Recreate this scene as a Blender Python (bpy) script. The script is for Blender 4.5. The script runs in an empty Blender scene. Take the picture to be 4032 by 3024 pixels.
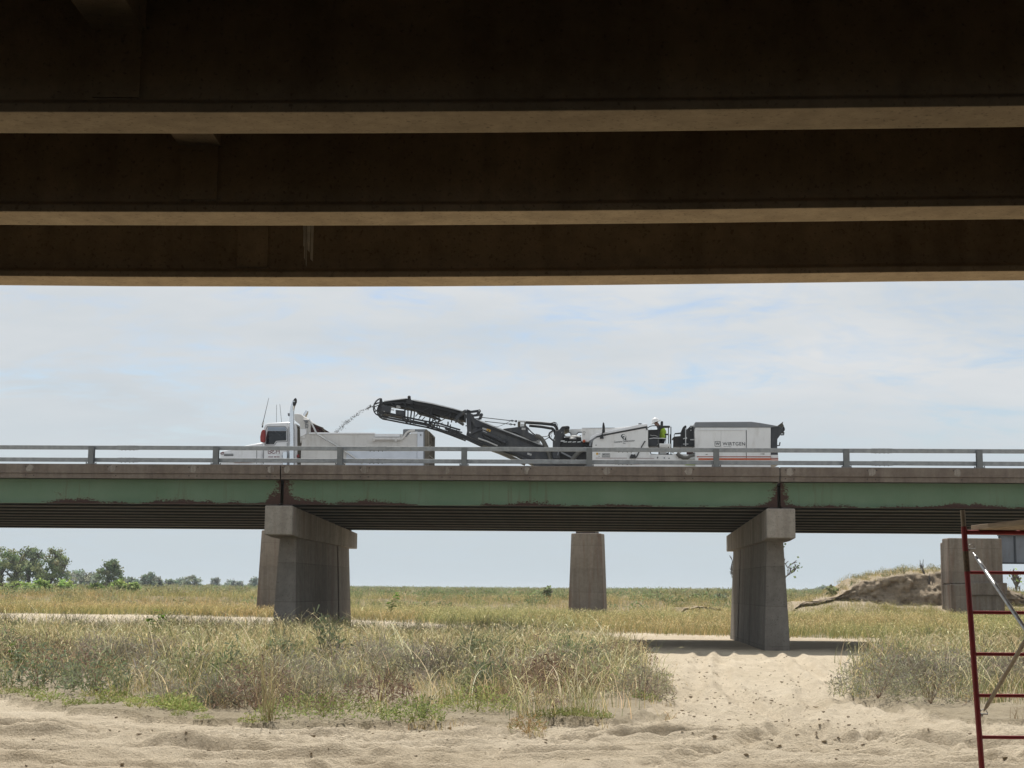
import bpy, bmesh, math, random
import numpy as np
from mathutils import Vector, Matrix

rnd = random.Random(11)
rng = np.random.default_rng(11)
scene = bpy.context.scene
COL = scene.collection
R_ = math.radians

# ------------------------------------------------------------------ camera calibration
FPX = 6056.0                                   # focal length in pixels of the 4032 px wide photograph
PITCH, ROLL = math.atan(805.0 / FPX), 0.0085
EYE = Vector((0.0, 0.0, 1.7))
_f = Vector((0, math.cos(PITCH), math.sin(PITCH)))
_u = Vector((0, -math.sin(PITCH), math.cos(PITCH)))
_r = Vector((1, 0, 0))
CR = _r * math.cos(ROLL) + _u * math.sin(ROLL)
CU = _u * math.cos(ROLL) - _r * math.sin(ROLL)
CF = _f
YAW = R_(2.8)                                  # the far bridge and what drives on it, turned a little clockwise
UV = Vector((math.cos(YAW), -math.sin(YAW), 0))
WV = Vector((math.sin(YAW), math.cos(YAW), 0))


def ray(px, py):
    return CF + CR * ((px - 2016.0) / FPX) + CU * ((1512.0 - py) / FPX)


def P(px, py, w):
    """size read-out: where the sight line meets the vertical plane at distance w in the bridge frame -> (u, z)"""
    d = ray(px, py)
    p = EYE + d * (w / d.dot(WV))
    return (p.dot(UV), p.z)


def Q(px, py, y):
    d = ray(px, py)
    p = EYE + d * (y / d.y)
    return (p.x, p.z)


def project(x, y, z):
    """world points (numpy) -> photograph pixels"""
    dx, dy, dz = x - EYE.x, y - EYE.y, z - EYE.z
    a = dx * CR.x + dy * CR.y + dz * CR.z
    b = dx * CU.x + dy * CU.y + dz * CU.z
    c = np.maximum(dx * CF.x + dy * CF.y + dz * CF.z, 1e-3)
    return 2016 + FPX * a / c, 1512 - FPX * b / c


# ------------------------------------------------------------------ tagging and parenting
def tag(o, label=None, cat=None, group=None, kind=None):
    if label: o['label'] = label
    if cat: o['category'] = cat
    if group: o['group'] = group
    if kind: o['kind'] = kind
    return o


def thing(name, label, cat, loc, rot=-YAW, group=None, frame=True):
    """an Empty at the thing's base; loc is in the bridge frame (u, w, z) when frame is set"""
    o = bpy.data.objects.new(name, None)
    COL.objects.link(o)
    o.empty_display_size = 0.3
    if frame:
        p = UV * loc[0] + WV * loc[1]
        o.location = (p.x, p.y, loc[2])
    else:
        o.location = loc
    o.rotation_euler = (0, 0, rot)
    o['_off'] = loc if frame else (0.0, 0.0, 0.0)
    return tag(o, label, cat, group)


def smoothstep(a, b, x):
    t = np.clip((x - a) / (b - a), 0, 1)
    return t * t * (3 - 2 * t)


class MB:
    """collects shapes into one mesh"""
    def __init__(s, off=(0, 0, 0)):
        s.v, s.f, s.m, s.off = [], [], [], off

    def add(s, vs, fs, mi=0):
        b = len(s.v)
        s.v.extend(tuple(p) for p in vs)
        for f in fs:
            s.f.append(tuple(i + b for i in f))
            s.m.append(mi)

    def box(s, x0, x1, y0, y1, z0, z1, mi=0):
        vs = [(x, y, z) for z in (z0, z1) for y in (y0, y1) for x in (x0, x1)]
        s.add(vs, [(0, 1, 3, 2), (4, 6, 7, 5), (0, 4, 5, 1), (2, 3, 7, 6), (0, 2, 6, 4), (1, 5, 7, 3)], mi)

    def hexa(s, near, far, y0, y1, mi=0):
        """prism whose near polygon (x, z) at y0 and far polygon at y1 may differ"""
        n = len(near)
        vs = [(x, y0, z) for x, z in near] + [(x, y1, z) for x, z in far]
        fs = [tuple(range(n)), tuple(range(2 * n - 1, n - 1, -1))]
        fs += [(i, (i + 1) % n, n + (i + 1) % n, n + i) for i in range(n)]
        s.add(vs, fs, mi)

    def prism(s, poly, y0, y1, mi=0):
        s.hexa(poly, poly, y0, y1, mi)

    def bar(s, p, q, t, y0, y1, mi=0):
        """flat bar from p to q in the x-z plane, t thick, between y0 and y1"""
        dx, dz = q[0] - p[0], q[1] - p[1]
        l = math.hypot(dx, dz) or 1e-6
        nx, nz = -dz / l * t / 2, dx / l * t / 2
        s.prism([(p[0] + nx, p[1] + nz), (q[0] + nx, q[1] + nz), (q[0] - nx, q[1] - nz), (p[0] - nx, p[1] - nz)], y0, y1, mi)

    def chain(s, pts, t, y0, y1, mi=0):
        for a, b in zip(pts[:-1], pts[1:]):
            s.bar(a, b, t, y0, y1, mi)

    def tube(s, pts, r, n=8, mi=0, caps=True):
        pts = [Vector(p) for p in pts]
        rs = r if isinstance(r, (list, tuple)) else [r] * len(pts)
        vs, fs = [], []
        t0 = (pts[1] - pts[0]).normalized()
        nrm = t0.orthogonal().normalized()
        for i, p in enumerate(pts):
            if i == 0: t = (pts[1] - pts[0])
            elif i == len(pts) - 1: t = (pts[-1] - pts[-2])
            else: t = (pts[i + 1] - pts[i - 1])
            t.normalize()
            nrm = (nrm - t * nrm.dot(t))
            nrm = nrm.normalized() if nrm.length > 1e-6 else t.orthogonal().normalized()
            bi = t.cross(nrm)
            for k in range(n):
                a = 2 * math.pi * k / n
                vs.append(p + (nrm * math.cos(a) + bi * math.sin(a)) * rs[i])
        for i in range(len(pts) - 1):
            for k in range(n):
                fs.append((i * n + k, i * n + (k + 1) % n, (i + 1) * n + (k + 1) % n, (i + 1) * n + k))
        if caps:
            fs.append(tuple(range(n - 1, -1, -1)))
            fs.append(tuple(range((len(pts) - 1) * n, len(pts) * n)))
        s.add(vs, fs, mi)

    def disc(s, x, z, r, y0, y1, n=16, mi=0):
        s.prism([(x + r * math.cos(2 * math.pi * k / n), z + r * math.sin(2 * math.pi * k / n)) for k in range(n)], y0, y1, mi)

    def ball(s, c, r, n=10, mi=0, sx=1, sy=1, sz=1):
        vs, fs = [], []
        m = max(4, n // 2)
        for i in range(m + 1):
            th = math.pi * i / m
            for k in range(n):
                a = 2 * math.pi * k / n
                vs.append((c[0] + r * sx * math.sin(th) * math.cos(a), c[1] + r * sy * math.sin(th) * math.sin(a), c[2] + r * sz * math.cos(th)))
        for i in range(m):
            for k in range(n):
                fs.append((i * n + k, i * n + (k + 1) % n, (i + 1) * n + (k + 1) % n, (i + 1) * n + k))
        s.add(vs, fs, mi)

    def build(s, name, mats, parent=None, smooth=False, bevel=0.0):
        if not isinstance(mats, (list, tuple)): mats = [mats]
        off = parent.get('_off', (0, 0, 0)) if parent is not None else s.off
        if parent is not None and parent.type == 'MESH' and '_off' not in parent:
            off = (0, 0, 0)
        me = bpy.data.meshes.new(name)
        me.from_pydata([(p[0] - off[0], p[1] - off[1], p[2] - off[2]) for p in s.v], [], s.f)
        for m in mats: me.materials.append(m)
        me.polygons.foreach_set('material_index', s.m)
        bm = bmesh.new(); bm.from_mesh(me)
        bmesh.ops.remove_doubles(bm, verts=bm.verts, dist=1e-5)
        bmesh.ops.recalc_face_normals(bm, faces=bm.faces)
        bm.to_mesh(me); bm.free()
        if smooth:
            for p in me.polygons: p.use_smooth = True
        o = bpy.data.objects.new(name, me)
        COL.objects.link(o)
        if parent is not None:
            o.parent = parent
            o['_off'] = off
        if smooth and hasattr(me, 'set_sharp_from_angle'):
            me.set_sharp_from_angle(angle=R_(40))
        if bevel:
            b = o.modifiers.new('bevel', 'BEVEL'); b.width = bevel; b.segments = 2
            b.limit_method = 'ANGLE'; b.angle_limit = R_(35)
        return o


def copy_tree(o, parent=None):
    c = o.copy()
    COL.objects.link(c)
    if parent is not None: c.parent = parent
    for ch in list(o.children): copy_tree(ch, c)
    return c


# ------------------------------------------------------------------ materials
def _nodes(name):
    m = bpy.data.materials.new(name); m.use_nodes = True
    nt = m.node_tree
    return m, nt, nt.nodes, nt.links, nt.nodes['Principled BSDF']


def _math(nt, op, a, b=None, clamp=False):
    n = nt.nodes.new('ShaderNodeMath'); n.operation = op; n.use_clamp = clamp
    for i, v in enumerate((a, b)):
        if v is None: continue
        if isinstance(v, (int, float)): n.inputs[i].default_value = v
        else: nt.links.new(v, n.inputs[i])
    return n.outputs[0]


def _noise(nt, vec, scale, detail=4, rough=0.55, dist=0.0):
    n = nt.nodes.new('ShaderNodeTexNoise')
    n.inputs['Scale'].default_value = scale; n.inputs['Detail'].default_value = detail
    n.inputs['Roughness'].default_value = rough; n.inputs['Distortion'].default_value = dist
    if vec is not None: nt.links.new(vec, n.inputs['Vector'])
    return n.outputs['Fac']


def _map(nt, vec, scale=(1, 1, 1), loc=(0, 0, 0)):
    n = nt.nodes.new('ShaderNodeMapping')
    n.inputs['Scale'].default_value = scale; n.inputs['Location'].default_value = loc
    nt.links.new(vec, n.inputs['Vector'])
    return n.outputs[0]


def _ramp(nt, fac, stops):
    n = nt.nodes.new('ShaderNodeValToRGB')
    e = n.color_ramp.elements
    while len(e) < len(stops): e.new(0.5)
    for el, (p, c) in zip(e, stops):
        el.position = p
        el.color = (c, c, c, 1) if isinstance(c, (int, float)) else (*c, 1)
    nt.links.new(fac, n.inputs[0])
    return n.outputs[0]


def _mix(nt, fac, a, b, mode='MIX'):
    n = nt.nodes.new('ShaderNodeMixRGB'); n.blend_type = mode
    for i, v in enumerate((fac, a, b)):
        if isinstance(v, (int, float)): n.inputs[i].default_value = v
        elif isinstance(v, tuple): n.inputs[i].default_value = (*v, 1)
        else: nt.links.new(v, n.inputs[i])
    return n.outputs[0]


def _bump(nt, bsdf, h, strength=0.3, dist=0.02):
    n = nt.nodes.new('ShaderNodeBump')
    n.inputs['Strength'].default_value = strength; n.inputs['Distance'].default_value = dist
    nt.links.new(h, n.inputs['Height']); nt.links.new(n.outputs[0], bsdf.inputs['Normal'])


def _coord(nt, which='Object'):
    return nt.nodes.new('ShaderNodeTexCoord').outputs[which]


def plain(name, col, rough=0.5, metal=0.0, var=0.12, scale=3.0, dirt=None, spec=0.5):
    """a paint or metal with a little unevenness and optional grime streaks"""
    m, nt, N, L, b = _nodes(name)
    co = _coord(nt)
    n1 = _noise(nt, co, scale, 5)
    f = _ramp(nt, n1, [(0.3, 1 - var), (0.7, 1 + 0.0)])
    c = _mix(nt, 1.0, col, f, 'MULTIPLY')
    if dirt:
        n2 = _noise(nt, _map(nt, co, (2.2, 2.2, 0.5)), 2.0, 6, 0.65)
        c = _mix(nt, _ramp(nt, n2, [(0.5, 0.0), (0.78, dirt[1])]), c, dirt[0])
    L.new(c, b.inputs['Base Color'])
    r = _math(nt, 'ADD', _math(nt, 'MULTIPLY', n1, 0.25), rough - 0.12)
    L.new(r, b.inputs['Roughness'])
    b.inputs['Metallic'].default_value = metal
    b.inputs['Specular IOR Level'].default_value = spec
    return m


def concrete(name, base=(0.30, 0.27, 0.235), stain=(0.12, 0.095, 0.075), streak=0.6, light=(0.42, 0.39, 0.35), sc=1.0, rust=0.0, seams=0.0):
    m, nt, N, L, b = _nodes(name)
    co = _coord(nt)
    big = _noise(nt, co, 0.9 * sc, 5, 0.6)
    fine = _noise(nt, co, 9 * sc, 6, 0.7)
    st = _noise(nt, _map(nt, co, (3.0 * sc, 3.0 * sc, 0.22 * sc)), 1.0, 5, 0.6, 0.4)
    pores = _noise(nt, co, 55 * sc, 2, 0.5)
    c = _mix(nt, _ramp(nt, big, [(0.35, 0.0), (0.65, 1.0)]), base, light)
    c = _mix(nt, _math(nt, 'MULTIPLY', _ramp(nt, st, [(0.45, 0.0), (0.68, 1.0)]), streak), c, stain)
    c = _mix(nt, 1.0, c, _ramp(nt, fine, [(0.25, 0.72), (0.7, 1.08)]), 'MULTIPLY')
    if rust:
        st2 = _noise(nt, _map(nt, co, (2.1, 2.1, 0.16), (7, 3, 1)), 1.0, 4, 0.6, 0.5)
        c = _mix(nt, _math(nt, 'MULTIPLY', _ramp(nt, st2, [(0.52, 0.0), (0.7, 1.0)]), rust), c, (0.13, 0.055, 0.03))
    c = _mix(nt, 1.0, c, _ramp(nt, pores, [(0.28, 0.6), (0.4, 1.0)]), 'MULTIPLY')
    if seams:                                            # form board joints at even lifts, wavering in depth
        sp = N.new('ShaderNodeSeparateXYZ'); L.new(co, sp.inputs[0])
        fr = _math(nt, 'FRACT', _math(nt, 'ADD', _math(nt, 'DIVIDE', sp.outputs[2], seams), _math(nt, 'MULTIPLY', fine, 0.012)))
        ln = _math(nt, 'MULTIPLY', _math(nt, 'LESS_THAN', fr, 0.018), _ramp(nt, big, [(0.35, 0.15), (0.6, 0.55)]))
        c = _mix(nt, ln, c, (0.07, 0.058, 0.048))
        lift = N.new('ShaderNodeTexWhiteNoise'); lift.noise_dimensions = '1D'
        L.new(_math(nt, 'FLOOR', _math(nt, 'DIVIDE', sp.outputs[2], seams)), lift.inputs['W'])
        c = _mix(nt, 1.0, c, _ramp(nt, lift.outputs['Value'], [(0.0, 0.88), (1.0, 1.06)]), 'MULTIPLY')
    L.new(c, b.inputs['Base Color'])
    b.inputs['Roughness'].default_value = 0.9
    b.inputs['Specular IOR Level'].default_value = 0.25
    _bump(nt, b, _math(nt, 'ADD', fine, _math(nt, 'MULTIPLY', pores, 0.5)), 0.35, 0.012)
    return m


def veg_mat(name, transl=0.45, rough=0.6):
    """leaves and blades: the colour of each plant is stored on its vertices"""
    m, nt, N, L, b = _nodes(name)
    at = N.new('ShaderNodeAttribute'); at.attribute_name = 'tint'
    N.remove(b)
    d = N.new('ShaderNodeBsdfDiffuse'); t = N.new('ShaderNodeBsdfTranslucent')
    mx = N.new('ShaderNodeMixShader'); mx.inputs[0].default_value = transl
    L.new(at.outputs['Color'], d.inputs[0]); L.new(at.outputs['Color'], t.inputs[0])
    L.new(d.outputs[0], mx.inputs[1]); L.new(t.outputs[0], mx.inputs[2])
    L.new(mx.outputs[0], N['Material Output'].inputs[0])
    return m


M = {}
M['conc'] = concrete('weathered_concrete', (0.27, 0.235, 0.20), (0.115, 0.09, 0.072), 0.55, (0.35, 0.315, 0.275), rust=0.25)
M['conc_curb'] = concrete('kerb_concrete', (0.165, 0.133, 0.111), (0.09, 0.07, 0.06), 0.55, (0.215, 0.182, 0.156))
M['conc_pier'] = concrete('pier_concrete', (0.205, 0.187, 0.165), (0.095, 0.08, 0.068), 0.5, (0.26, 0.24, 0.215), 0.4, rust=0.35, seams=1.22)
M['conc_cap'] = concrete('pier_cap_concrete', (0.27, 0.245, 0.215), (0.12, 0.10, 0.085), 0.55, (0.33, 0.305, 0.27), 0.6, rust=0.35)
M['conc_patch'] = concrete('patch_concrete', (0.25, 0.22, 0.19), (0.14, 0.115, 0.10), 0.9, (0.34, 0.315, 0.285), 3.0)
M['conc_old'] = concrete('old_stained_concrete', (0.20, 0.168, 0.136), (0.10, 0.075, 0.055), 0.65, (0.26, 0.225, 0.188), 0.5, rust=0.6, seams=1.5)
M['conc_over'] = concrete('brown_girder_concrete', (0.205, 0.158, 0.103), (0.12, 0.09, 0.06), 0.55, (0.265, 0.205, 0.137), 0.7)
M['soffit'] = concrete('bounce_lit_soffit', (0.40, 0.315, 0.21), (0.30, 0.225, 0.145), 0.35, (0.47, 0.375, 0.255), 0.7)  # paler than the webs: light bounced off the sand is put into the colour
M['lime'] = plain('lime_runoff', (0.62, 0.58, 0.50), 0.9, 0, 0.4, 8)
M['galv'] = plain('galvanised_steel', (0.34, 0.36, 0.375), 0.55, 0.55, 0.35, 6, ((0.2, 0.2, 0.2), 0.5))
M['galv_post'] = plain('galvanised_post', (0.21, 0.225, 0.235), 0.6, 0.4, 0.35, 5, ((0.12, 0.12, 0.12), 0.5))
M['bolt'] = plain('dark_bolt', (0.06, 0.045, 0.04), 0.7, 0.3)
M['black'] = plain('black_paint', (0.014, 0.015, 0.018), 0.45, 0.0, 0.3, 4, ((0.09, 0.08, 0.07), 0.35))
M['charcoal'] = plain('charcoal_paint', (0.034, 0.037, 0.044), 0.45, 0.0, 0.25, 3, ((0.13, 0.12, 0.10), 0.5))
M['deep'] = plain('machinery_dark', (0.016, 0.016, 0.018), 0.6, 0.0, 0.4, 6, ((0.06, 0.05, 0.04), 0.5))
M['belt'] = plain('rubber_belt', (0.014, 0.014, 0.015), 0.75, 0.0, 0.4, 5, ((0.06, 0.055, 0.05), 0.6))
M['hood_grey'] = plain('mid_grey_paint', (0.20, 0.21, 0.225), 0.4, 0.0, 0.15, 2, ((0.30, 0.29, 0.27), 0.4))
M['white'] = plain('machine_white', (0.80, 0.795, 0.78), 0.4, 0.0, 0.10, 1.3, ((0.47, 0.44, 0.39), 0.5))
M['white2'] = plain('truck_white', (0.82, 0.83, 0.85), 0.3, 0.0, 0.08, 1.5, ((0.55, 0.53, 0.50), 0.4))
M['bed'] = plain('dump_body_white', (0.70, 0.685, 0.66), 0.55, 0.0, 0.18, 1.2, ((0.36, 0.33, 0.28), 0.6))
M['panel_blue'] = plain('pale_blue_white', (0.70, 0.745, 0.82), 0.45, 0.0, 0.15, 2)
M['chrome'] = plain('chrome', (0.78, 0.80, 0.83), 0.17, 1.0, 0.1, 3)
M['alu'] = plain('bare_aluminium', (0.62, 0.62, 0.61), 0.35, 0.8, 0.2, 5)
M['orange'] = plain('orange_stripe', (0.55, 0.11, 0.035), 0.45, 0.0, 0.2, 5)
M['orange_dark'] = plain('dark_orange_stripe', (0.30, 0.055, 0.03), 0.45, 0.0, 0.2, 5)
M['red'] = plain('red_plastic', (0.28, 0.025, 0.022), 0.4, 0.0, 0.2, 5)
M['mauve'] = plain('maroon_lettering', (0.20, 0.09, 0.10), 0.6)
M['letter'] = plain('dark_lettering', (0.045, 0.055, 0.062), 0.6)
M['yellow'] = plain('warning_yellow', (0.62, 0.36, 0.04), 0.5)
M['sticker'] = plain('pale_sticker', (0.55, 0.55, 0.54), 0.6, 0, 0.4, 25)
M['tarp'] = plain('maroon_tarp', (0.06, 0.018, 0.018), 0.8, 0, 0.4, 5)
M['brown_dirty'] = plain('grimy_brown', (0.11, 0.095, 0.07), 0.7, 0, 0.4, 4)
M['brown_steel'] = plain('brown_tailgate', (0.22, 0.19, 0.145), 0.65, 0.2, 0.5, 3, ((0.08, 0.055, 0.035), 0.8))  # brownish steel with darker streaks
M['tyre'] = plain('tyre_rubber', (0.02, 0.02, 0.021), 0.85, 0, 0.4, 5)
M['hose'] = plain('grey_hose', (0.13, 0.125, 0.11), 0.7, 0, 0.3, 6)
M['glassd'] = plain('dark_glass', (0.012, 0.014, 0.018), 0.08, 0.0, 0.2, 2)
M['visor'] = plain('visor_blue_grey', (0.30, 0.36, 0.44), 0.3)
M['asphalt'] = plain('milled_asphalt', (0.065, 0.054, 0.042), 0.9, 0, 0.6, 20)
M['road'] = plain('bounce_pale_deck', (0.27, 0.255, 0.235), 0.9, 0, 0.4, 8)  # deck surface out of sight, lightened to bounce light onto the vehicles
M['skin'] = plain('skin', (0.25, 0.13, 0.085), 0.6)
M['vest'] = plain('lime_vest', (0.42, 0.62, 0.03), 0.7, 0, 0.25, 8)
M['cloth'] = plain('dark_cloth', (0.03, 0.033, 0.042), 0.85, 0, 0.3, 10)
M['helmet'] = plain('white_helmet', (0.78, 0.78, 0.77), 0.35)
M['scaff'] = plain('red_scaffold_paint', (0.26, 0.018, 0.022), 0.4, 0.0, 0.3, 12, ((0.22, 0.09, 0.075), 0.4))
M['scaff_worn'] = plain('worn_scaffold_label', (0.20, 0.16, 0.11), 0.7, 0.2, 0.6, 40, ((0.06, 0.02, 0.02), 0.9))
M['zinc'] = plain('zinc_tube', (0.58, 0.59, 0.59), 0.38, 0.55, 0.45, 30, ((0.22, 0.21, 0.19), 0.6))
M['zinc_old'] = plain('old_zinc_tube', (0.32, 0.28, 0.22), 0.6, 0.35, 0.4, 20, ((0.2, 0.15, 0.1), 0.6))
M['bark'] = plain('bark', (0.085, 0.07, 0.055), 0.9, 0, 0.5, 6)
M['deadwood'] = plain('dead_wood', (0.16, 0.145, 0.13), 0.9, 0, 0.4, 6)
M['railsteel'] = plain('grey_bridge_paint', (0.19, 0.21, 0.25), 0.6, 0.1, 0.2, 1.0, ((0.12, 0.11, 0.11), 0.5))
M['railsteel_dark'] = plain('dark_bridge_paint', (0.045, 0.052, 0.065), 0.6, 0.1, 0.3, 2)
M['veg'] = veg_mat('grass_blades', 0.5)
M['leaf'] = veg_mat('tree_leaves', 0.6)


def green_girder_mat(depth):
    """sage green bridge paint with rust: freckles and a ragged band along the lower edge, patches at the span ends"""
    m, nt, N, L, b = _nodes('green_bridge_paint')
    co = _coord(nt)
    sep = N.new('ShaderNodeSeparateXYZ'); L.new(co, sep.inputs[0])
    oi = N.new('ShaderNodeObjectInfo'); va = N.new('ShaderNodeVectorMath'); va.operation = 'ADD'
    L.new(co, va.inputs[0]); L.new(oi.outputs['Location'], va.inputs[1]); co = va.outputs[0]
    n1 = _noise(nt, co, 0.8, 4, 0.6)
    base = _mix(nt, _ramp(nt, n1, [(0.35, 0.0), (0.68, 1.0)]), (0.100, 0.168, 0.104), (0.130, 0.198, 0.132))
    chalk = _noise(nt, _map(nt, co, (0.5, 1, 3)), 3, 5, 0.6)
    base = _mix(nt, _ramp(nt, chalk, [(0.5, 0.0), (0.75, 0.4)]), base, (0.13, 0.175, 0.12))
    hz = _math(nt, 'DIVIDE', sep.outputs[2], depth)                 # 0 at the soffit .. 1 at the top
    patch = _noise(nt, co, 0.45, 3, 0.5)
    speck = _math(nt, 'ADD', _math(nt, 'MULTIPLY', _noise(nt, _map(nt, co, (1, 1, 1.6)), 14.0, 4, 0.7), 0.6), _math(nt, 'MULTIPLY', _noise(nt, _map(nt, co, (0.6, 1, 1.2)), 4.0, 3, 0.6), 0.4))
    low = _ramp(nt, hz, [(0.02, 1.0), (0.10, 0.62), (0.22, 0.30), (0.5, 0.06), (0.75, 0.0)])
    ax = _math(nt, 'ABSOLUTE', sep.outputs[0])                      # distance along the span from its middle
    ends = N.new('ShaderNodeMapRange'); L.new(ax, ends.inputs[0])
    ends.inputs[1].default_value = 6.9; ends.inputs[2].default_value = 7.62; ends.inputs[3].default_value = 0; ends.inputs[4].default_value = 0.62
    run = _noise(nt, _map(nt, co, (0.35, 1, 0.2), (5, 2, 9)), 1.0, 3, 0.6)
    low = _math(nt, 'MULTIPLY', low, _ramp(nt, run, [(0.36, 0.25), (0.64, 1.25)]))
    amount = _math(nt, 'ADD', _math(nt, 'MULTIPLY', low, 0.74), ends.outputs[0])
    amount = _math(nt, 'ADD', amount, _math(nt, 'MULTIPLY', _ramp(nt, patch, [(0.48, 0.0), (0.66, 1.0)]), 0.24))
    thr = _math(nt, 'SUBTRACT', 0.80, _math(nt, 'MULTIPLY', amount, 0.66))
    mask = _math(nt, 'MULTIPLY', _math(nt, 'SUBTRACT', speck, thr), 16.0, True)
    rust = _mix(nt, _noise(nt, co, 22, 4, 0.7), (0.022, 0.013, 0.011), (0.085, 0.036, 0.022))
    halo = _math(nt, 'MULTIPLY', _math(nt, 'SUBTRACT', speck, _math(nt, 'SUBTRACT', thr, 0.07)), 4.0, True)
    base = _mix(nt, _math(nt, 'MULTIPLY', halo, 0.45), base, (0.16, 0.17, 0.085))
    drip = _noise(nt, _map(nt, co, (5.0, 1, 0.35)), 1.6, 4, 0.6)
    base = _mix(nt, _math(nt, 'MULTIPLY', _ramp(nt, drip, [(0.56, 0.0), (0.72, 0.5)]), _ramp(nt, patch, [(0.42, 0.0), (0.6, 1.0)])), base, (0.095, 0.075, 0.045))
    L.new(_mix(nt, mask, base, rust), b.inputs['Base Color'])
    b.inputs['Roughness'].default_value = 0.62
    b.inputs['Specular IOR Level'].default_value = 0.3
    _bump(nt, b, mask, -0.25, 0.01)
    return m


# ------------------------------------------------------------------ world: sky with thin broken cloud, one sun
SUN_EL, SUN_AZ = R_(59), R_(-14)                # azimuth from straight ahead, negative = to the left
sun_dir = Vector((math.sin(SUN_AZ) * math.cos(SUN_EL), math.cos(SUN_AZ) * math.cos(SUN_EL), math.sin(SUN_EL)))
w = bpy.data.worlds.new('World'); scene.world = w; w.use_nodes = True
nt = w.node_tree; N = nt.nodes; L = nt.links
bg = N['Background']; bg.inputs[1].default_value = 0.10
sky = N.new('ShaderNodeTexSky'); sky.sky_type = 'NISHITA'; sky.sun_disc = False
sky.sun_elevation = SUN_EL; sky.sun_rotation = SUN_AZ
sky.air_density = 1.0; sky.dust_density = 1.6; sky.ozone_density = 1.0
tc = N.new('ShaderNodeTexCoord')
sep = N.new('ShaderNodeSeparateXYZ'); L.new(tc.outputs['Generated'], sep.inputs[0])
zc = _math(nt, 'ADD', _math(nt, 'MAXIMUM', sep.outputs[2], 0.0), 0.20)
cmb = N.new('ShaderNodeCombineXYZ')
L.new(_math(nt, 'DIVIDE', sep.outputs[0], zc), cmb.inputs[0]); L.new(_math(nt, 'DIVIDE', sep.outputs[1], zc), cmb.inputs[1])
cl1 = _noise(nt, _map(nt, cmb.outputs[0], (1.5, 1.7, 1), (3.3, 1.2, 0)), 1.9, 8, 0.62, 0.6)
cl2 = _noise(nt, _map(nt, cmb.outputs[0], (2.3, 3.0, 1), (9.0, 4.0, 0)), 3.4, 7, 0.62, 0.8)
cov = _math(nt, 'ADD', _math(nt, 'MULTIPLY', cl1, 0.62), _math(nt, 'MULTIPLY', cl2, 0.38))
cover = _ramp(nt, cov, [(0.36, 0.15), (0.44, 0.70), (0.52, 1.0)])
low = _ramp(nt, sep.outputs[2], [(0.0, 1.0), (0.07, 0.9), (0.13, 0.0)])        # haze bank near the horizon
cover = _math(nt, 'MAXIMUM', cover, low)
shade = _noise(nt, _map(nt, cmb.outputs[0], (0.5, 0.8, 1), (1, 7, 0)), 2.2, 5, 0.6)
ccol = _mix(nt, _ramp(nt, shade, [(0.3, 0.0), (0.7, 1.0)]), (5.9, 6.45, 6.9), (7.4, 7.6, 7.75))
ccol = _mix(nt, low, ccol, (5.75, 6.5, 7.0))
L.new(_mix(nt, cover, _mix(nt, 1.0, sky.outputs[0], (1.03, 1.09, 1.16), 'MULTIPLY'), ccol), bg.inputs[0])

sl = bpy.data.lights.new('sun', 'SUN'); sl.energy = 5.0; sl.angle = R_(0.6); sl.color = (1.0, 0.95, 0.87)
so = bpy.data.objects.new('sun', sl); COL.objects.link(so)
so.rotation_euler = (-sun_dir).to_track_quat('-Z', 'Y').to_euler()
so.location = (0, 0, 60)

cam = bpy.data.cameras.new('camera'); co_ = bpy.data.objects.new('camera', cam); COL.objects.link(co_)
cam.sensor_width = 36.0; cam.lens = 36.0 * FPX / 4032.0
cam.clip_start = 0.1; cam.clip_end = 12000
mw = Matrix(((CR.x, CU.x, -CF.x, EYE.x), (CR.y, CU.y, -CF.y, EYE.y), (CR.z, CU.z, -CF.z, EYE.z), (0, 0, 0, 1)))
co_.matrix_world = mw
scene.camera = co_
scene.view_settings.view_transform = 'Standard'
scene.view_settings.look = 'None'
scene.view_settings.exposure = 0.0
scene.view_settings.gamma = 1.0
scene.cycles.max_bounces = 8
scene.cycles.diffuse_bounces = 4
scene.cycles.transmission_bounces = 4
scene.cycles.use_adaptive_sampling = False
# ------------------------------------------------------------------ the far road bridge
W0 = 47.0                                          # near face of its kerb
ZT = P(2016, 1834, W0)[1]                          # kerb top
ZM = P(2016, 1871, W0)[1]                          # joint between the two kerb courses
ZB = P(2016, 1891, W0)[1]                          # kerb bottom
WG0, NG, GSP = 47.36, 10, 1.345
WGL = WG0 + (NG - 1) * GSP
ZS0 = P(2016, 1991, WG0 - 0.15)[1]                 # soffit of the fascia girder
ZSL = P(2016, 2091.5, WGL + 0.15)[1]
SLOPE = (ZS0 - ZSL) / (WGL - WG0)
UJ1, UJ2 = P(1103, 1900, W0)[0], P(3072, 1912, W0)[0]
SPAN = UJ2 - UJ1
JOINTS = [UJ1 - SPAN, UJ1, UJ2, UJ2 + SPAN]


def zroad(w):
    return ZT - 0.27 - SLOPE * (w - W0)


def ext_u(mb, prof, u0, u1, mi=0):
    """a (w, z) cross-section pulled along the bridge"""
    n = len(prof)
    vs = [(u0, w, z) for w, z in prof] + [(u1, w, z) for w, z in prof]
    mb.add(vs, [tuple(range(n)), tuple(range(2 * n - 1, n - 1, -1))] + [(i, (i + 1) % n, n + (i + 1) % n, n + i) for i in range(n)], mi)


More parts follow.
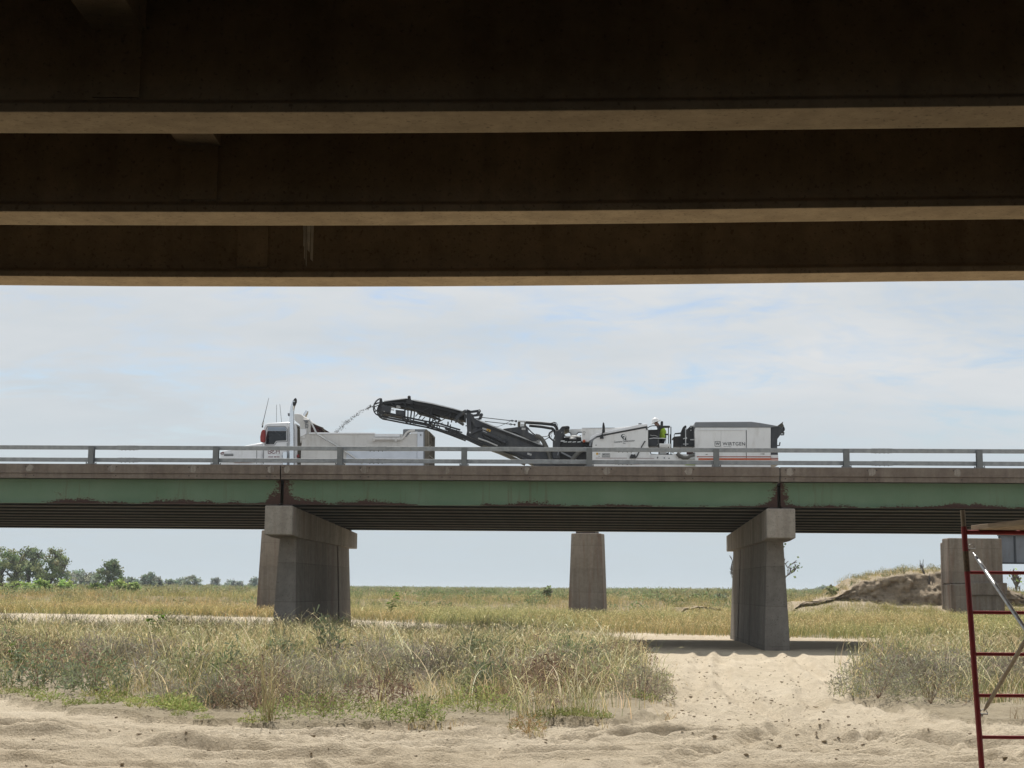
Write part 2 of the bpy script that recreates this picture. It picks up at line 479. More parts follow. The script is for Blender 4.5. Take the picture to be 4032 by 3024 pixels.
bridge = thing('road_bridge', 'green steel girder road bridge on concrete piers that the truck and milling machine stand on', 'bridge', (0.0, W0, 0.0))
WE = 60.75
depth_g = ZB + 0.06 - ZS0
GREEN = green_girder_mat(depth_g)
GREEN_DARK = plain('shade_dark_girder_web', (0.03, 0.032, 0.026), 0.75, 0.0, 0.35, 2, ((0.03, 0.02, 0.015), 0.8))  # inner webs and cross frames darkened: under-deck shade put into the colour
FLANGE = plain('lit_rusty_flange', (0.20, 0.18, 0.135), 0.7, 0.0, 0.35, 2, ((0.16, 0.10, 0.065), 0.7))  # rust brown, lightened to paint in ground light on the flange undersides
SOFFIT = plain('shade_dark_deck_soffit', (0.03, 0.028, 0.026), 0.9, 0.0, 0.4, 2)  # near black in place of the shade between the girders
gmesh = {}
for si, ua in enumerate([UJ1 - 2 * SPAN] + JOINTS):
    ub = ua + SPAN
    mb = MB()
    s = SLOPE
    prof = [(W0 + 0.035, ZB), (W0 + 0.035, ZM - 0.012), (W0 + 0.05, ZM - 0.006), (W0, ZM + 0.004), (W0, ZT - 0.02), (W0 + 0.02, ZT), (W0 + 0.45, ZT),
            (W0 + 0.5, zroad(W0 + 0.5)), (WE - 0.5, zroad(WE - 0.5)), (WE - 0.45, ZT - s * (WE - W0)), (WE, ZT - s * (WE - W0)), (WE, ZB - s * (WE - W0))]
    ext_u(mb, prof, ua + 0.022, ub - 0.022, 0)
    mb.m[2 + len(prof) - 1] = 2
    mb.add([(ua + 0.03, W0 + 0.52, zroad(W0 + 0.52) + 0.004), (ub - 0.03, W0 + 0.52, zroad(W0 + 0.52) + 0.004), (ub - 0.03, WE - 0.52, zroad(WE - 0.52) + 0.004), (ua + 0.03, WE - 0.52, zroad(WE - 0.52) + 0.004)], [(0, 1, 2, 3)], 1)
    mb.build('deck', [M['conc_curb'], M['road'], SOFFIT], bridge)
    for g in range(NG):
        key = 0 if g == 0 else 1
        if key not in gmesh:
            h = SPAN / 2 - 0.05
            gb = MB()
            gb.box(-h, h, -0.012, 0.012, 0.024, depth_g - 0.02)
            gb.box(-h, h, -0.15, 0.15, 0.0, 0.026, key)
            if key == 0:
                for k in (-1, 1):
                    gb.box(k * (h - 0.2) - 0.012, k * (h - 0.2) + 0.012, -0.014, -0.012, 0.026, depth_g - 0.03)
                for k in (-3.2, 3.2):                         # column of bolt heads at the diaphragms
                    for zz in (0.16, 0.24, 0.32, 0.40):
                        gb.box(k - 0.014, k + 0.014, -0.026, -0.012, zz, zz + 0.028)
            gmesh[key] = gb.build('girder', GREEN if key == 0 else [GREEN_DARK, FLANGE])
            g0 = gmesh[key]
        else:
            g0 = gmesh[key].copy(); COL.objects.link(g0)
        g0.parent = bridge
        wg = WG0 + g * GSP
        g0.location = ((ua + ub) / 2, wg - W0, ZS0 - SLOPE * (wg - WG0))
    # cross frames between the girders
    for k in (-3.2, 3.2):
        d = MB()
        uc = (ua + ub) / 2 + k
        d.add([(uc - .01, WG0 + .02, ZS0 + .16), (uc - .01, WGL - .02, ZSL + .16), (uc - .01, WGL - .02, ZSL + .62), (uc - .01, WG0 + .02, ZS0 + .62),
               (uc + .01, WG0 + .02, ZS0 + .16), (uc + .01, WGL - .02, ZSL + .16), (uc + .01, WGL - .02, ZSL + .62), (uc + .01, WG0 + .02, ZS0 + .62)],
              [(0, 1, 2, 3), (7, 6, 5, 4), (0, 4, 5, 1), (3, 2, 6, 7), (0, 3, 7, 4), (1, 5, 6, 2)])
        d.build('diaphragm', GREEN_DARK, bridge)

# pale patched sockets of a former railing along the kerb face, each with anchor bolts
pmb = [(117, 0), (440, 1), (760, 0), (1067, 0), (1130, 0), (1435, 0), (1757, 0), (2070, 0), (2388, 0), (2712, 0), (3110, 0), (3432, 0), (3771, 0), (4110, 0), (-210, 0)]
for px, kind in pmb:
    pm = MB()
    u = P(px, 1855, W0)[0]
    hgt = ZT - ZM
    j = rnd.uniform
    hgt_ = (ZT - ZM) * .80
    poly = [(u + .10 * math.cos(a) * (1 + j(-.35, .2)) * (1.15 if abs(math.sin(a)) < .8 else .9), ZM + .03 + hgt_ / 2 + hgt_ * .55 * math.sin(a) * (1 + j(-.25, .1))) for a in [2 * math.pi * q / 14 for q in range(14)]]
    pm.prism(poly, W0 - 0.0035, W0 + 0.01, 0)
    for du, zz in ((-.13, ZT - .09), (.15, ZT - .085), (-.13, ZB + .09), (.12, ZB + .085)):
        if rnd.random() < 0.8:
            ww = W0 if zz > ZM else W0 + 0.035
            pm.disc(u + du, zz, .022, ww - 0.006, ww + 0.004, 8, 1)
    pm.build('socket_patch', [M['conc_patch'], M['bolt']], bridge)

ZCT, ZCB = ZS0 - 0.055, P(1092, 2105.5, W0 - 0.1)[1]
ZGRD = -0.35
for uj in JOINTS:
    pier = bpy.data.objects.new('pier', None); COL.objects.link(pier)
    pier.parent = bridge; pier.location = (uj, 0, 0); pier['_off'] = (uj, W0, 0.0)
    c = MB()
    wn, wf = W0 - 0.1, W0 + 13.45
    hw = 0.43
    ztf, zbf = ZCT - SLOPE * (wf - wn), ZCB - 0.006 * (wf - wn)
    vs = []
    for w_, zt_, zb_ in ((wn, ZCT, ZCB), (wn + 1.3, ZCT - SLOPE * 1.3, ZCB - .05), (wf, ztf, zbf)):
        vs += [(uj - hw, w_, zb_), (uj + hw, w_, zb_), (uj + hw, w_, zt_), (uj - hw, w_, zt_)]
    fs = [(0, 1, 2, 3), (11, 10, 9, 8)]
    for k in (0, 4):
        fs += [(k + i, k + (i + 1) % 4, k + 4 + (i + 1) % 4, k + 4 + i) for i in range(4)]
    c.add(vs, fs)
    c.build('cap', M['conc_cap'], pier, bevel=0.03)
    sh = MB()
    zt_ = ZCB - 0.02
    for wa_t, wa_b, wb_t, wb_b in ((W0 + 1.5, W0 + 1.2, W0 + 9.6, W0 + 9.6), (W0 + 9.85, W0 + 9.85, W0 + 12.45, W0 + 12.7)):
        a, b_ = 0.26, 0.40
        vs = [(uj - b_, wa_b, ZGRD), (uj + b_, wa_b, ZGRD), (uj + b_, wb_b, ZGRD), (uj - b_, wb_b, ZGRD),
              (uj - a, wa_t, zt_), (uj + a, wa_t, zt_), (uj + a, wb_t, zt_), (uj - a, wb_t, zt_)]
        sh.add(vs, [(0, 3, 2, 1), (4, 5, 6, 7), (0, 1, 5, 4), (1, 2, 6, 5), (2, 3, 7, 6), (3, 0, 4, 7)])
    sh.build('shaft', M['conc_pier'], pier, bevel=0.02)
    for g in range(NG):
        bp = MB()
        wg = WG0 + g * GSP
        for k in (-.2, .2):
            zz = ZS0 - SLOPE * (wg - WG0)
            bp.box(uj + k - .12, uj + k + .12, wg - .15, wg + .15, zz - .075, zz - 0.002)
        bp.build('bearing', M['bolt'], pier)

# ------------------------------------------------------------------ guard rail on the kerb
RW = W0 + 0.24
rail = thing('guard_rail', 'galvanised two rail guard rail with steel posts along the near edge of the green bridge', 'guard rail', (0.0, RW, ZT))
zr = [P(2016, y, RW)[1] for y in (1760.5, 1776.5, 1809.0, 1825.0)]
PXP = [-620, -130, 361, 851, 1340, 1828, 2320, 2820, 3332, 3855, 4390, 4930]
ups = [P(px, 1790, RW - .08)[0] for px in PXP]
for za, zb_ in ((zr[1], zr[0]), (zr[3], zr[2])):
    for a, b_ in zip(range(0, len(ups) - 1, 2), range(2, len(ups) + 1, 2)):
        ua = ups[a] + 1.1 if a else ups[0] - 3
        ub = ups[b_] + 1.1 if b_ < len(ups) else ups[-1] + 3
        r = MB()
        wob = rnd.uniform(-.003, .003)
        r.box(ua + .004, ub - .004, RW, RW + .10, za + wob, zb_ + wob)
        for e in (ua, ub):                                    # splice sleeve bolts
            for d_ in (.07, .19):
                for s_ in (-1, 1):
                    uu = e + (d_ if e == ua else -d_)
                    r.disc(uu, za - .012, .016, RW + .03, RW + .06, 6, 1)
                    if rnd.random() < .6: r.disc(uu, zb_ + .006, .012, RW + .03, RW + .06, 6, 1)
        r.box(ub - .32, ub + .32, RW - .006, RW + .106, za - .006 + wob, zb_ + .006 + wob)
        r.build('rail', [M['galv'], M['bolt']], rail, bevel=0.006)
post0 = None
for i, u in enumerate(ups):
    if post0 is None:
        p_ = MB((u, RW, ZT))
        zt_ = zr[0] - 0.035
        p_.box(u - .085, u + .085, RW - .175, RW - .165, ZT + .022, zt_)
        p_.box(u - .085, u + .085, RW - .014, RW - .004, ZT + .022, zt_)
        p_.box(u - .005, u + .005, RW - .165, RW - .014, ZT + .022, zt_)
        p_.box(u - .14, u + .14, RW - .21, RW + .03, ZT + .002, ZT + .022)
        for du in (-.12, .12):
            for dw in (-.19, .01):
                p_.disc(u + du, ZT + .045, .018, RW + dw - .015, RW + dw + .015, 6, 1)
        post0 = p_.build('post', [M['galv_post'], M['bolt']])
        o = post0
    else:
        o = post0.copy(); COL.objects.link(o)
    o.parent = rail
    o.location = (u, 0, 0)

# ------------------------------------------------------------------ zoom windows of the photograph used to read off shapes
def ZP(zx, zy, s):
    return lambda x, y, w=57.0: P(zx + x / s, zy + y / s, w)


z1, z2, z3, z4 = ZP(850, 1500, 2.4578), ZP(1400, 1500, 2.4578), ZP(2050, 1550, 3.6867), ZP(2500, 1600, 3.16)
z6, z7, z8, z9 = ZP(1500, 1500, 7.373), ZP(1720, 1560, 5.53), ZP(2120, 1650, 7.373), ZP(2560, 1620, 6.914)
zA, zB, zC = ZP(1120, 1560, 10.37), ZP(1450, 1530, 13.83), ZP(2960, 1640, 7.9)
WN, WX = 57.0, 59.45
ROADZ = zroad(58.2)


def pl(z, pts, w=WN):
    return [z(x, y, w) for x, y in pts]


WHOLE = {'conveyor_roller', 'conveyor_belt', 'conveyor_cover', 'engine_bay', 'seat', 'mirror_mount', 'roof_sensor', 'lettering', 'cabinet_rail', 'hood_graphic', 'housing_rib', 'rod_shackle', 'rod_anchor', 'bay_pipe', 'chassis'}


def part(name, m, parent, polys=(), smooth=False, bevel=0.0, chains=(), tubes=(), boxes=(), discs=(), balls=()):
    """polys: (zoom, pts, y0, y1[, mi]); chains: (zoom, pts, t, y0, y1[, mi]); tubes: (zoom, pts, r, w[, mi])"""
    n_ = len(polys) + len(tubes) + len(boxes) + len(discs) + len(balls) + (1 if chains else 0)
    if n_ > 1 and name not in WHOLE:                  # pieces that do not touch become parts of their own
        for k in polys: part(name, m, parent, polys=[k], smooth=smooth, bevel=bevel)
        for k in tubes: part(name, m, parent, tubes=[k], smooth=smooth, bevel=bevel)
        for k in boxes: part(name, m, parent, boxes=[k], smooth=smooth, bevel=bevel)
        for k in discs: part(name, m, parent, discs=[k], smooth=smooth, bevel=bevel)
        for k in balls: part(name, m, parent, balls=[k], smooth=smooth, bevel=bevel)
        for k in chains: part(name, m, parent, chains=[k], smooth=smooth, bevel=bevel)
        return None
    mb = MB()
    for p in polys: mb.prism(pl(p[0], p[1], p[2]), p[2], p[3], p[4] if len(p) > 4 else 0)
    for c in chains: mb.chain(pl(c[0], c[1], c[3]), c[2], c[3], c[4], c[5] if len(c) > 5 else 0)
    for t in tubes:
        pts = []
        for i, q in enumerate(t[1]):
            u, z = t[0](q[0], q[1], t[3]); pts.append((u, t[3], z))
        mb.tube(pts, t[2], 10, t[4] if len(t) > 4 else 0)
    for b in boxes: mb.box(*b)
    for d in discs:
        u, z = d[0](d[1], d[2], d[4]); mb.disc(u, z, d[3], d[4], d[5], 16, d[6] if len(d) > 6 else 0)
    for b in balls:
        u, z = b[0](b[1], b[2], b[4]); mb.ball((u, b[4], z), b[3], 12, b[5] if len(b) > 5 else 0)
    return mb.build(name, m, parent, smooth, bevel)


def lettering(text, name, m, parent, u0, u1, z0, z1_, y, shear=0.0, rise=0.0, extr=0.004, bold=0.0):
    """upright writing in the x-z plane, fitted into u0..u1 by z0..z1"""
    c = bpy.data.curves.new(name, 'FONT'); c.body = text; c.shear = shear; c.offset = bold; c.space_character = 1.12
    tmp = bpy.data.objects.new(name, c); COL.objects.link(tmp)
    bpy.context.view_layer.update()
    me = bpy.data.meshes.new_from_object(tmp.evaluated_get(bpy.context.evaluated_depsgraph_get()))
    bpy.data.objects.remove(tmp)
    off = parent.get('_off', (0, 0, 0))
    xs = [v.co.x for v in me.vertices]; ys = [v.co.y for v in me.vertices]
    xa, xb, ya, yb = min(xs), max(xs), min(ys), max(ys)
    for v in me.vertices:
        fx = (v.co.x - xa) / (xb - xa); fy = (v.co.y - ya) / (yb - ya)
        v.co = (u0 + fx * (u1 - u0) - off[0], y - off[1], z0 + fy * (z1_ - z0) + rise * fx - off[2])
    me.materials.clear(); me.materials.append(m)
    o = bpy.data.objects.new(name, me); COL.objects.link(o); o.parent = parent
    sm = o.modifiers.new('thickness', 'SOLIDIFY'); sm.thickness = extr; sm.offset = 0
    o['_off'] = off
    return o


def wheel(mb_parent, u, w, z, r, wid, name='wheel'):
    hub = bpy.data.objects.new(name, None); COL.objects.link(hub)
    off = mb_parent['_off']
    hub.parent = mb_parent; hub.location = (u - off[0], w - off[1], z - off[2])
    hub['_off'] = (u, w, z)
    t = MB(); n = 28
    prof = [(r * .56, 0), (r * .9, 0), (r, wid * .12), (r, wid * .88), (r * .9, wid), (r * .56, wid)]
    vs, fs = [], []
    for k in range(n):
        a = 2 * math.pi * k / n
        vs += [(u + q * math.cos(a), w + y, z + q * math.sin(a)) for q, y in prof]
    m_ = len(prof)
    for k in range(n):
        for i in range(m_ - 1):
            fs.append((k * m_ + i, k * m_ + i + 1, ((k + 1) % n) * m_ + i + 1, ((k + 1) % n) * m_ + i))
    t.add(vs, fs); t.build('tyre', M['tyre'], hub, smooth=True)
    q = MB(); q.disc(u, z, r * .57, w + wid * .2, w + wid * .8, 24); q.disc(u, z, r * .22, w + wid * .05, w + wid * .95, 12)
    q.build('rim', M['alu'], hub)


# ------------------------------------------------------------------ dump truck
truck = thing('dump_truck', 'white dump truck with chrome exhaust stacks on the bridge under the conveyor tip', 'truck', (z1(1100, 700)[0], 58.2, ROADZ))
T = truck
WT0, WT1 = 57.0, 59.35
low = ROADZ + 0.75
u_ = lambda x, y=700, w=WN: z1(x, y, w)[0]


def drop(pts, z):
    """close a read-off outline downwards to height z"""
    return [(pts[0][0], z)] + pts + [(pts[-1][0], z)]


mb = MB(); mb.prism(drop(pl(z1, [(36, 760), (38, 700), (62, 677), (180, 650), (330, 615), (440, 598), (456, 600)], 57.35), low), 57.35, 59.05)
mb.build('hood', M['white2'], T, smooth=True, bevel=0.09)
cabp = [(453, 700), (452, 560), (468, 440), (476, 420), (500, 407), (690, 397), (740, 400), (775, 412), (786, 470), (786, 700)]
mb = MB(); mb.prism(drop(pl(z1, cabp, 57.12), low), 57.12, 59.25); mb.build('cab', M['white2'], T, smooth=True, bevel=0.05)
part('cab_rear_wall', M['brown_dirty'], T, polys=[(z1, [(787, 440), (812, 470), (818, 800), (787, 800)], 57.2, 59.2)])
part('window', M['glassd'], T, polys=[(z1, [(500, 485), (680, 485), (680, 575), (582, 580), (560, 612), (484, 612), (488, 540)], 57.105, 57.16)])
part('window_visor', M['visor'], T, polys=[(z1, [(503, 447), (672, 447), (684, 481), (499, 481)], 57.10, 57.17)])
part('window_trim', M['hood_grey'], T, chains=[(z1, [(476, 622), (484, 470), (499, 440), (670, 440), (691, 468), (691, 585)], .02, 57.105, 57.14), (z1, [(691, 585), (590, 590), (566, 621), (476, 622)], .02, 57.107, 57.14)])
part('window', M['glassd'], T, polys=[(z1, [(452, 590), (456, 540), (468, 450), (474, 450), (464, 590)], 57.25, 59.1)])
part('door_seam', M['letter'], T, chains=[(z1, [(395, 665), (395, 800)], .018, 57.345, 57.36), (z1, [(462, 668), (460, 800)], .022, 57.115, 57.13), (z1, [(690, 600), (690, 800)], .016, 57.115, 57.13), (z1, [(700, 440), (700, 800)], .012, 57.114, 57.13)])
mir = part('mirror', M['red'], T, polys=[(z1, [(429, 588), (427, 540), (437, 492), (452, 471), (473, 470), (475, 520), (472, 580), (462, 597)], 56.72, 56.9)], bevel=0.03)
part('mirror_arm', M['black'], T, boxes=[(u_(450), u_(456), 56.9, 57.2, z1(0, 480)[1] - .02, z1(0, 480)[1] + .02), (u_(450), u_(456), 56.9, 57.2, z1(0, 588)[1] - .02, z1(0, 588)[1] + .02)])
for wst, pts, r in ((56.98, [(735, 830), (735, 345), (736, 300), (744, 250), (757, 214), (764, 196)], .086),):
    part('exhaust_stack', M['chrome'], T, tubes=[(z1, pts, [.10, .088, .086, .086, .088, .09], wst)], smooth=True)
    mb = MB()
    u, z = zA(436, 250, wst)
    vs = [(u + math.cos(a) * .072 + math.sin(a) * .02, wst - .086 + .03 * math.sin(a), z + math.sin(a) * .155) for a in [2 * math.pi * k / 20 for k in range(20)]]
    mb.add(vs + [(x, y + .05, zz) for x, y, zz in vs], [tuple(range(20)), tuple(range(39, 19, -1))] + [(i, (i + 1) % 20, 20 + (i + 1) % 20, 20 + i) for i in range(20)])
    mb.build('exhaust_opening', M['deep'], T)
part('exhaust_stack', M['chrome'], T, tubes=[(zA, [(770, 1700), (770, 1000), (800, 880), (850, 760), (895, 670), (925, 600)], [.085, .085, .082, .08, .075, .06], 59.3)], smooth=True)
part('stack_bracket', M['hood_grey'], T, polys=[(zA, [(135, 690), (215, 695), (215, 820), (160, 812), (135, 780)], 57.0, 57.1)])
part('air_cleaner', M['chrome'], T, tubes=[(z1, [(670, 830), (670, 690)], .10, 57.0)], smooth=True)
# dump body: head board, two walls, floor, rails
part('head_board', M['bed'], T, polys=[(zA, [(405, 720), (550, 716), (690, 745), (780, 830), (775, 955), (990, 955), (1050, 1100), (1046, 1500), (640, 1900), (622, 1150), (405, 975)], 57.12, 59.3)], bevel=0.015)
part('tarp_gear', M['hood_grey'], T, chains=[(zA, [(775, 985), (930, 985), (950, 1060), (850, 1090), (860, 1280), (950, 1280), (950, 1150), (870, 1150)], .02, 57.08, 57.13)], discs=[(zA, 860, 1025, .045, 57.06, 57.12)])
part('tool_box', M['white2'], T, polys=[(zA, [(640, 1345), (890, 1345), (890, 1540), (650, 1660)], 57.0, 57.2)], bevel=0.01)
mb = MB()
side = [(826, 640), (838, 560), (862, 514), (1948, 514), (1948, 640)]
for ya, yb in ((57.06, 57.14), (59.22, 59.3)):
    mb.prism(drop(pl(z1, side, 57.06), ROADZ + 1.15), ya, yb)
mb.box(u_(832), u_(2010), 57.14, 59.22, ROADZ + 1.1, ROADZ + 1.2)
mb.build('bed_walls', M['bed'], T)
part('bed_top_rail', M['white2'], T, polys=[(z1, [(903, 498), (1540, 500), (1540, 514), (900, 514)], 57.02, 57.2), (z1, [(1535, 511), (1783, 511), (1776, 540), (1537, 540)], 56.97, 57.16)], bevel=0.008)  # rail whiter than the bed: its sunlit top is put into the colour
part('side_panel', M['panel_blue'], T, polys=[(z1, [(1268, 680), (1945, 680), (1945, 860), (1252, 860)], 57.035, 57.07)])
part('side_rib', M['bed'], T, chains=[(z1, [(1455, 520), (1462, 570), (1490, 600), (1530, 608)], .012, 57.045, 57.07), (z1, [(830, 548), (862, 518)], .05, 57.03, 57.07), (z1, [(1252, 860), (1262, 700), (1256, 640)], .02, 57.04, 57.07)], boxes=[(u_(832), u_(858), 57.02, 57.1, z1(0, 552)[1], z1(0, 518)[1])])
part('tarp_motor_tube', M['bed'], T, tubes=[(z1, [(1515, 562), (1785, 562)], .065, 56.99)], boxes=[(u_(1508), u_(1540), 56.93, 57.08, z1(0, 578)[1], z1(0, 545)[1]), (u_(1735), u_(1750), 56.92, 57.06, z1(0, 580)[1], z1(0, 543)[1])], smooth=True)
part('rear_frame', M['hood_grey'], T, polys=[(z1, [(1808, 545), (1812, 470), (1830, 466), (2036, 467), (2016, 492), (1885, 493), (1845, 540)], 57.05, 57.12)])
part('bed_top_rail', M['white2'], T, polys=[(z1, [(1885, 490), (1952, 490), (1952, 512), (1885, 512)], 57.03, 57.08)])
part('tarp_bracket', M['bed'], T, chains=[(z1, [(1782, 568), (1815, 545), (1845, 500), (1875, 481), (1925, 476)], .07, 56.99, 57.06)])
part('rear_post', M['panel_blue'], T, polys=[(z1, [(1950, 512), (1952, 496), (2008, 492), (2008, 860), (1946, 860)], 56.99, 57.1)], bevel=0.012)
part('rear_post_bolt', M['hood_grey'], T, discs=[(z1, 1982, 522, .03, 56.975, 56.99)])
tg = part('tailgate', M['brown_steel'], T, polys=[(z1, [(2014, 494), (2036, 467), (2043, 470), (2043, 860), (2014, 860)], 57.04, 59.32)])
mb = MB()
ut = u_(2043)
for zz in (z1(0, 478)[1], z1(0, 600)[1], z1(0, 700)[1]):
    mb.box(ut, ut + .07, 57.06, 59.3, zz - .05, zz)
for ww in (57.06, 57.8, 58.5, 59.2):
    mb.box(ut, ut + .068, ww, ww + .1, z1(0, 855)[1], z1(0, 478)[1] - .05)
mb.build('tailgate_rib', M['brown_steel'], tg)
part('tailgate_hinge', M['hood_grey'], T, polys=[(z1, [(2010, 494), (2020, 494), (2020, 860), (2010, 860)], 57.0, 57.05)])
part('rolled_tarp', M['tarp'], T, polys=[(zA, [(1052, 1085), (1130, 1125), (1300, 1200), (1560, 1300), (1480, 1330), (1340, 1342), (1430, 1420), (1475, 1490), (1052, 1500)], 57.3, 59.1)])
part('tarp_bow', M['brown_dirty'], T, chains=[(zA, [(1052, 1080), (1300, 1190), (1560, 1290)], .03, 57.25, 57.3)], tubes=[(zA, [(1550, 1285), (1600, 1370), (1665, 1490)], .03, 57.2)])
part('tarp_arm', M['alu'], T, tubes=[(zA, [(990, 955), (1110, 1110), (1285, 1470), (1330, 1560), (1500, 1650), (1720, 1800)], .034, 56.93), (z1, [(1085, 578), (1150, 615), (1260, 690), (1335, 740), (1420, 800)], .034, 56.93)], smooth=True)
part('antenna', M['black'], T, tubes=[(z1, [(449, 450), (462, 380), (512, 165)], [.03, .012, .007], 57.1)])
part('antenna', M['black'], T, tubes=[(z1, [(586, 400), (588, 230)], .007, 58.0)])
part('antenna', M['black'], T, tubes=[(z1, [(636, 400), (619, 225)], .007, 58.4)])
part('antenna_spring', M['alu'], T, tubes=[(z1, [(449, 430), (459, 395)], .035, 57.08)])
part('hood_vent', M['letter'], T, polys=[(z1, [(78, 716), (168, 715), (168, 723), (78, 724)], 57.33, 57.36)])
part('hood_badge', M['hood_grey'], T, polys=[(z1, [(82, 705), (168, 704), (168, 711), (82, 712)], 57.335, 57.36)])
part('hood_graphic', M['mauve'], T, chains=[(z1, [(40, 700), (62, 690), (74, 688)], .03, 57.335, 57.36), (z1, [(74, 688), (76, 712)], .025, 57.335, 57.36), (z1, [(60, 690), (62, 716)], .02, 57.334, 57.36), (z1, [(48, 696), (49, 716)], .02, 57.336, 57.36)])
zD = ZP(1020, 1750, 20.11)
ch = lambda pts, t=.022: (zD, pts, t, 57.112, 57.13)
part('lettering', M['mauve'], T, chains=[ch([(725, 380), (728, 725), (860, 725), (960, 660), (1060, 570), (1170, 520), (1120, 470), (960, 500), (810, 560), (920, 600), (1000, 620), (1060, 700), (1160, 730), (1290, 640)]), ch([(760, 420), (880, 375), (970, 400)]), ch([(1362, 330), (1362, 725)]), ch([(1606, 330), (1606, 725)]), ch([(1362, 530), (1606, 530)])])
part('lettering', M['mauve'], T, chains=[ch([(730, 985), (1110, 985)], .03), ch([(1180, 985), (1370, 985)], .035), ch([(1400, 985), (1620, 985)], .03)])
part('number_plate', M['visor'], T, polys=[(zD, [(1800, 850), (2020, 840), (2020, 1020), (1800, 1020)], 57.11, 57.13)])
part('red_reflector', M['red'], T, polys=[(z1, [(178, 781), (350, 779), (350, 789), (178, 790)], 57.3, 57.36), (z1, [(785, 715), (802, 708), (804, 738), (783, 738)], 57.1, 57.2)])
mb = MB(); mb.box(u_(60), u_(2000), 57.7, 57.85, ROADZ + .65, ROADZ + .95); mb.box(u_(60), u_(2000), 58.55, 58.7, ROADZ + .65, ROADZ + .95)
mb.box(u_(560), u_(800), 57.2, 57.65, ROADZ + .45, ROADZ + 1.0); mb.build('chassis', M['black'], T)
mb = MB(); mb.box(u_(20), u_(44), 57.05, 59.35, ROADZ + .45, ROADZ + .85); mb.build('bumper', M['chrome'], T, bevel=.04)
for x, r, n_ in ((230, .52, 1), (1330, .5, 2), (1650, .5, 2), (1180, .5, 2)):
    for side_ in (57.05, 59.1 if n_ == 1 else 58.75):
        wheel(T, u_(x), side_, ROADZ + r, r, .28 if n_ == 1 else .58)

# ------------------------------------------------------------------ milling machine
mill = thing('milling_machine', 'white and charcoal milling machine on the bridge with its black conveyor raised', 'milling machine', (z3(1200, 800)[0], 58.2, ROADZ))
K = mill
WC, WD = 57.75, 58.8


def both(items, thick=.07):
    """repeat a near side piece on the far side of the conveyor"""
    out = []
    for it in items:
        out.append((it[0], it[1], it[2], WC, WC + thick))
    return out


def far_chain(mb, z, pts, t, ya, yb, ref):
    mb.chain(pl(z, pts, ref), t, ya, yb)


truss = MB()
for zf, pts, t in ((z6, [(60, 640), (740, 622), (950, 640), (1480, 738), (2060, 882), (2400, 990)], .055), (z6, [(-60, 890), (400, 985), (750, 1055), (1250, 1160), (1700, 1235), (2000, 1330), (2300, 1420)], .06),
                   (z6, [(-60, 1015), (100, 1045), (640, 1150), (1260, 1268), (1600, 1365), (1900, 1470), (2400, 1660)], .07), (z7, [(180, 690), (420, 790), (960, 1040), (1250, 1150)], .11),
                   (z6, [(912, 600), (860, 1080)], .05), (z6, [(1478, 735), (1405, 1180)], .05), (z6, [(2030, 910), (1975, 1120)], .05), (z6, [(1430, 745), (1130, 905)], .032), (z6, [(2000, 900), (1460, 1180)], .032),
                   (z6, [(700, 640), (690, 1040)], .05), (z6, [(1090, 920), (1000, 1030)], .03), (z6, [(1200, 960), (1110, 1050)], .03), (z6, [(1720, 1130), (1640, 1180)], .03), (z6, [(960, 1130), (890, 1180)], .025), (z6, [(1520, 1070), (1600, 1200)], .03),
                   (z6, [(655, 1050), (655, 1150)], .10), (z6, [(765, 1060), (765, 1170)], .055), (z6, [(860, 1080), (858, 1190)], .03), (z6, [(1295, 1160), (1290, 1275)], .10), (z6, [(1420, 1190), (1420, 1310)], .09),
                   (z6, [(1550, 1220), (1552, 1350)], .04), (z6, [(1625, 1240), (1630, 1375)], .035), (z6, [(1890, 1380), (1895, 1450)], .03), (z6, [(1975, 1370), (1980, 1490)], .04), (z6, [(2190, 1420), (2200, 1570)], .05),
                   (z6, [(1950, 1180), (1940, 1300)], .05)):
    p = pl(zf, pts, WC)
    truss.chain(p, t, WC, WC + .06)
    truss.chain(p, t * .8, WD - .06, WD)
for q in ((800, 1120), (1450, 1230), (2000, 1390), (700, 640), (1480, 740)):
    u, z = z6(q[0], q[1], WC); truss.box(u - .03, u + .03, WC, WD, z - .03, z + .03)
truss.build('conveyor_truss', M['black'], K)
part('conveyor_belt', M['belt'], K, polys=[(z6, [(100, 592), (760, 515), (960, 575), (1480, 660), (2060, 808), (2420, 900), (2420, 1140), (1950, 1060), (1480, 950), (1100, 850), (700, 775), (400, 720), (100, 690)], WC + .07, WD - .07),
                                           (z6, [(-40, 900), (300, 930), (650, 1000), (650, 1030), (300, 970), (-40, 940)], WC + .09, WD - .09), (z6, [(1030, 860), (1400, 960), (1480, 1010), (1700, 1075), (1700, 1100), (1400, 1010), (1030, 910)], WC + .09, WD - .09)])
part('conveyor_cover', M['alu'], K, polys=[(z6, [(88, 575), (745, 495), (745, 514), (90, 600)], WC - .02, WD + .02), (z6, [(915, 540), (1000, 545), (1500, 640), (2100, 787), (2420, 880), (2420, 905), (2100, 815), (1480, 668), (1000, 583), (905, 558)], WC - .02, WD + .02),
                                           (z7, [(850, 492), (1000, 545), (1300, 668), (2060, 955), (2330, 1065), (2330, 1085), (2060, 985), (1300, 695), (1000, 570), (860, 512)], WC - .04, WD + .04)])  # pale strip paints in the lit top edge of the cover
part('conveyor_roller', M['black'], K, balls=[(z6, 818, 470, .066, WC + .03)], polys=[(z6, [(775, 500), (862, 500), (880, 550), (935, 605), (905, 700), (715, 640), (740, 560)], WC - .05, WC + .05)], smooth=False)
part('drive_motor', M['charcoal'], K, polys=[(z6, [(40, 690), (290, 725), (262, 925), (5, 890)], WC - .12, WC + .1), (z6, [(420, 835), (690, 862), (665, 1020), (430, 960)], WC - .08, WC + .1)], bevel=.015)
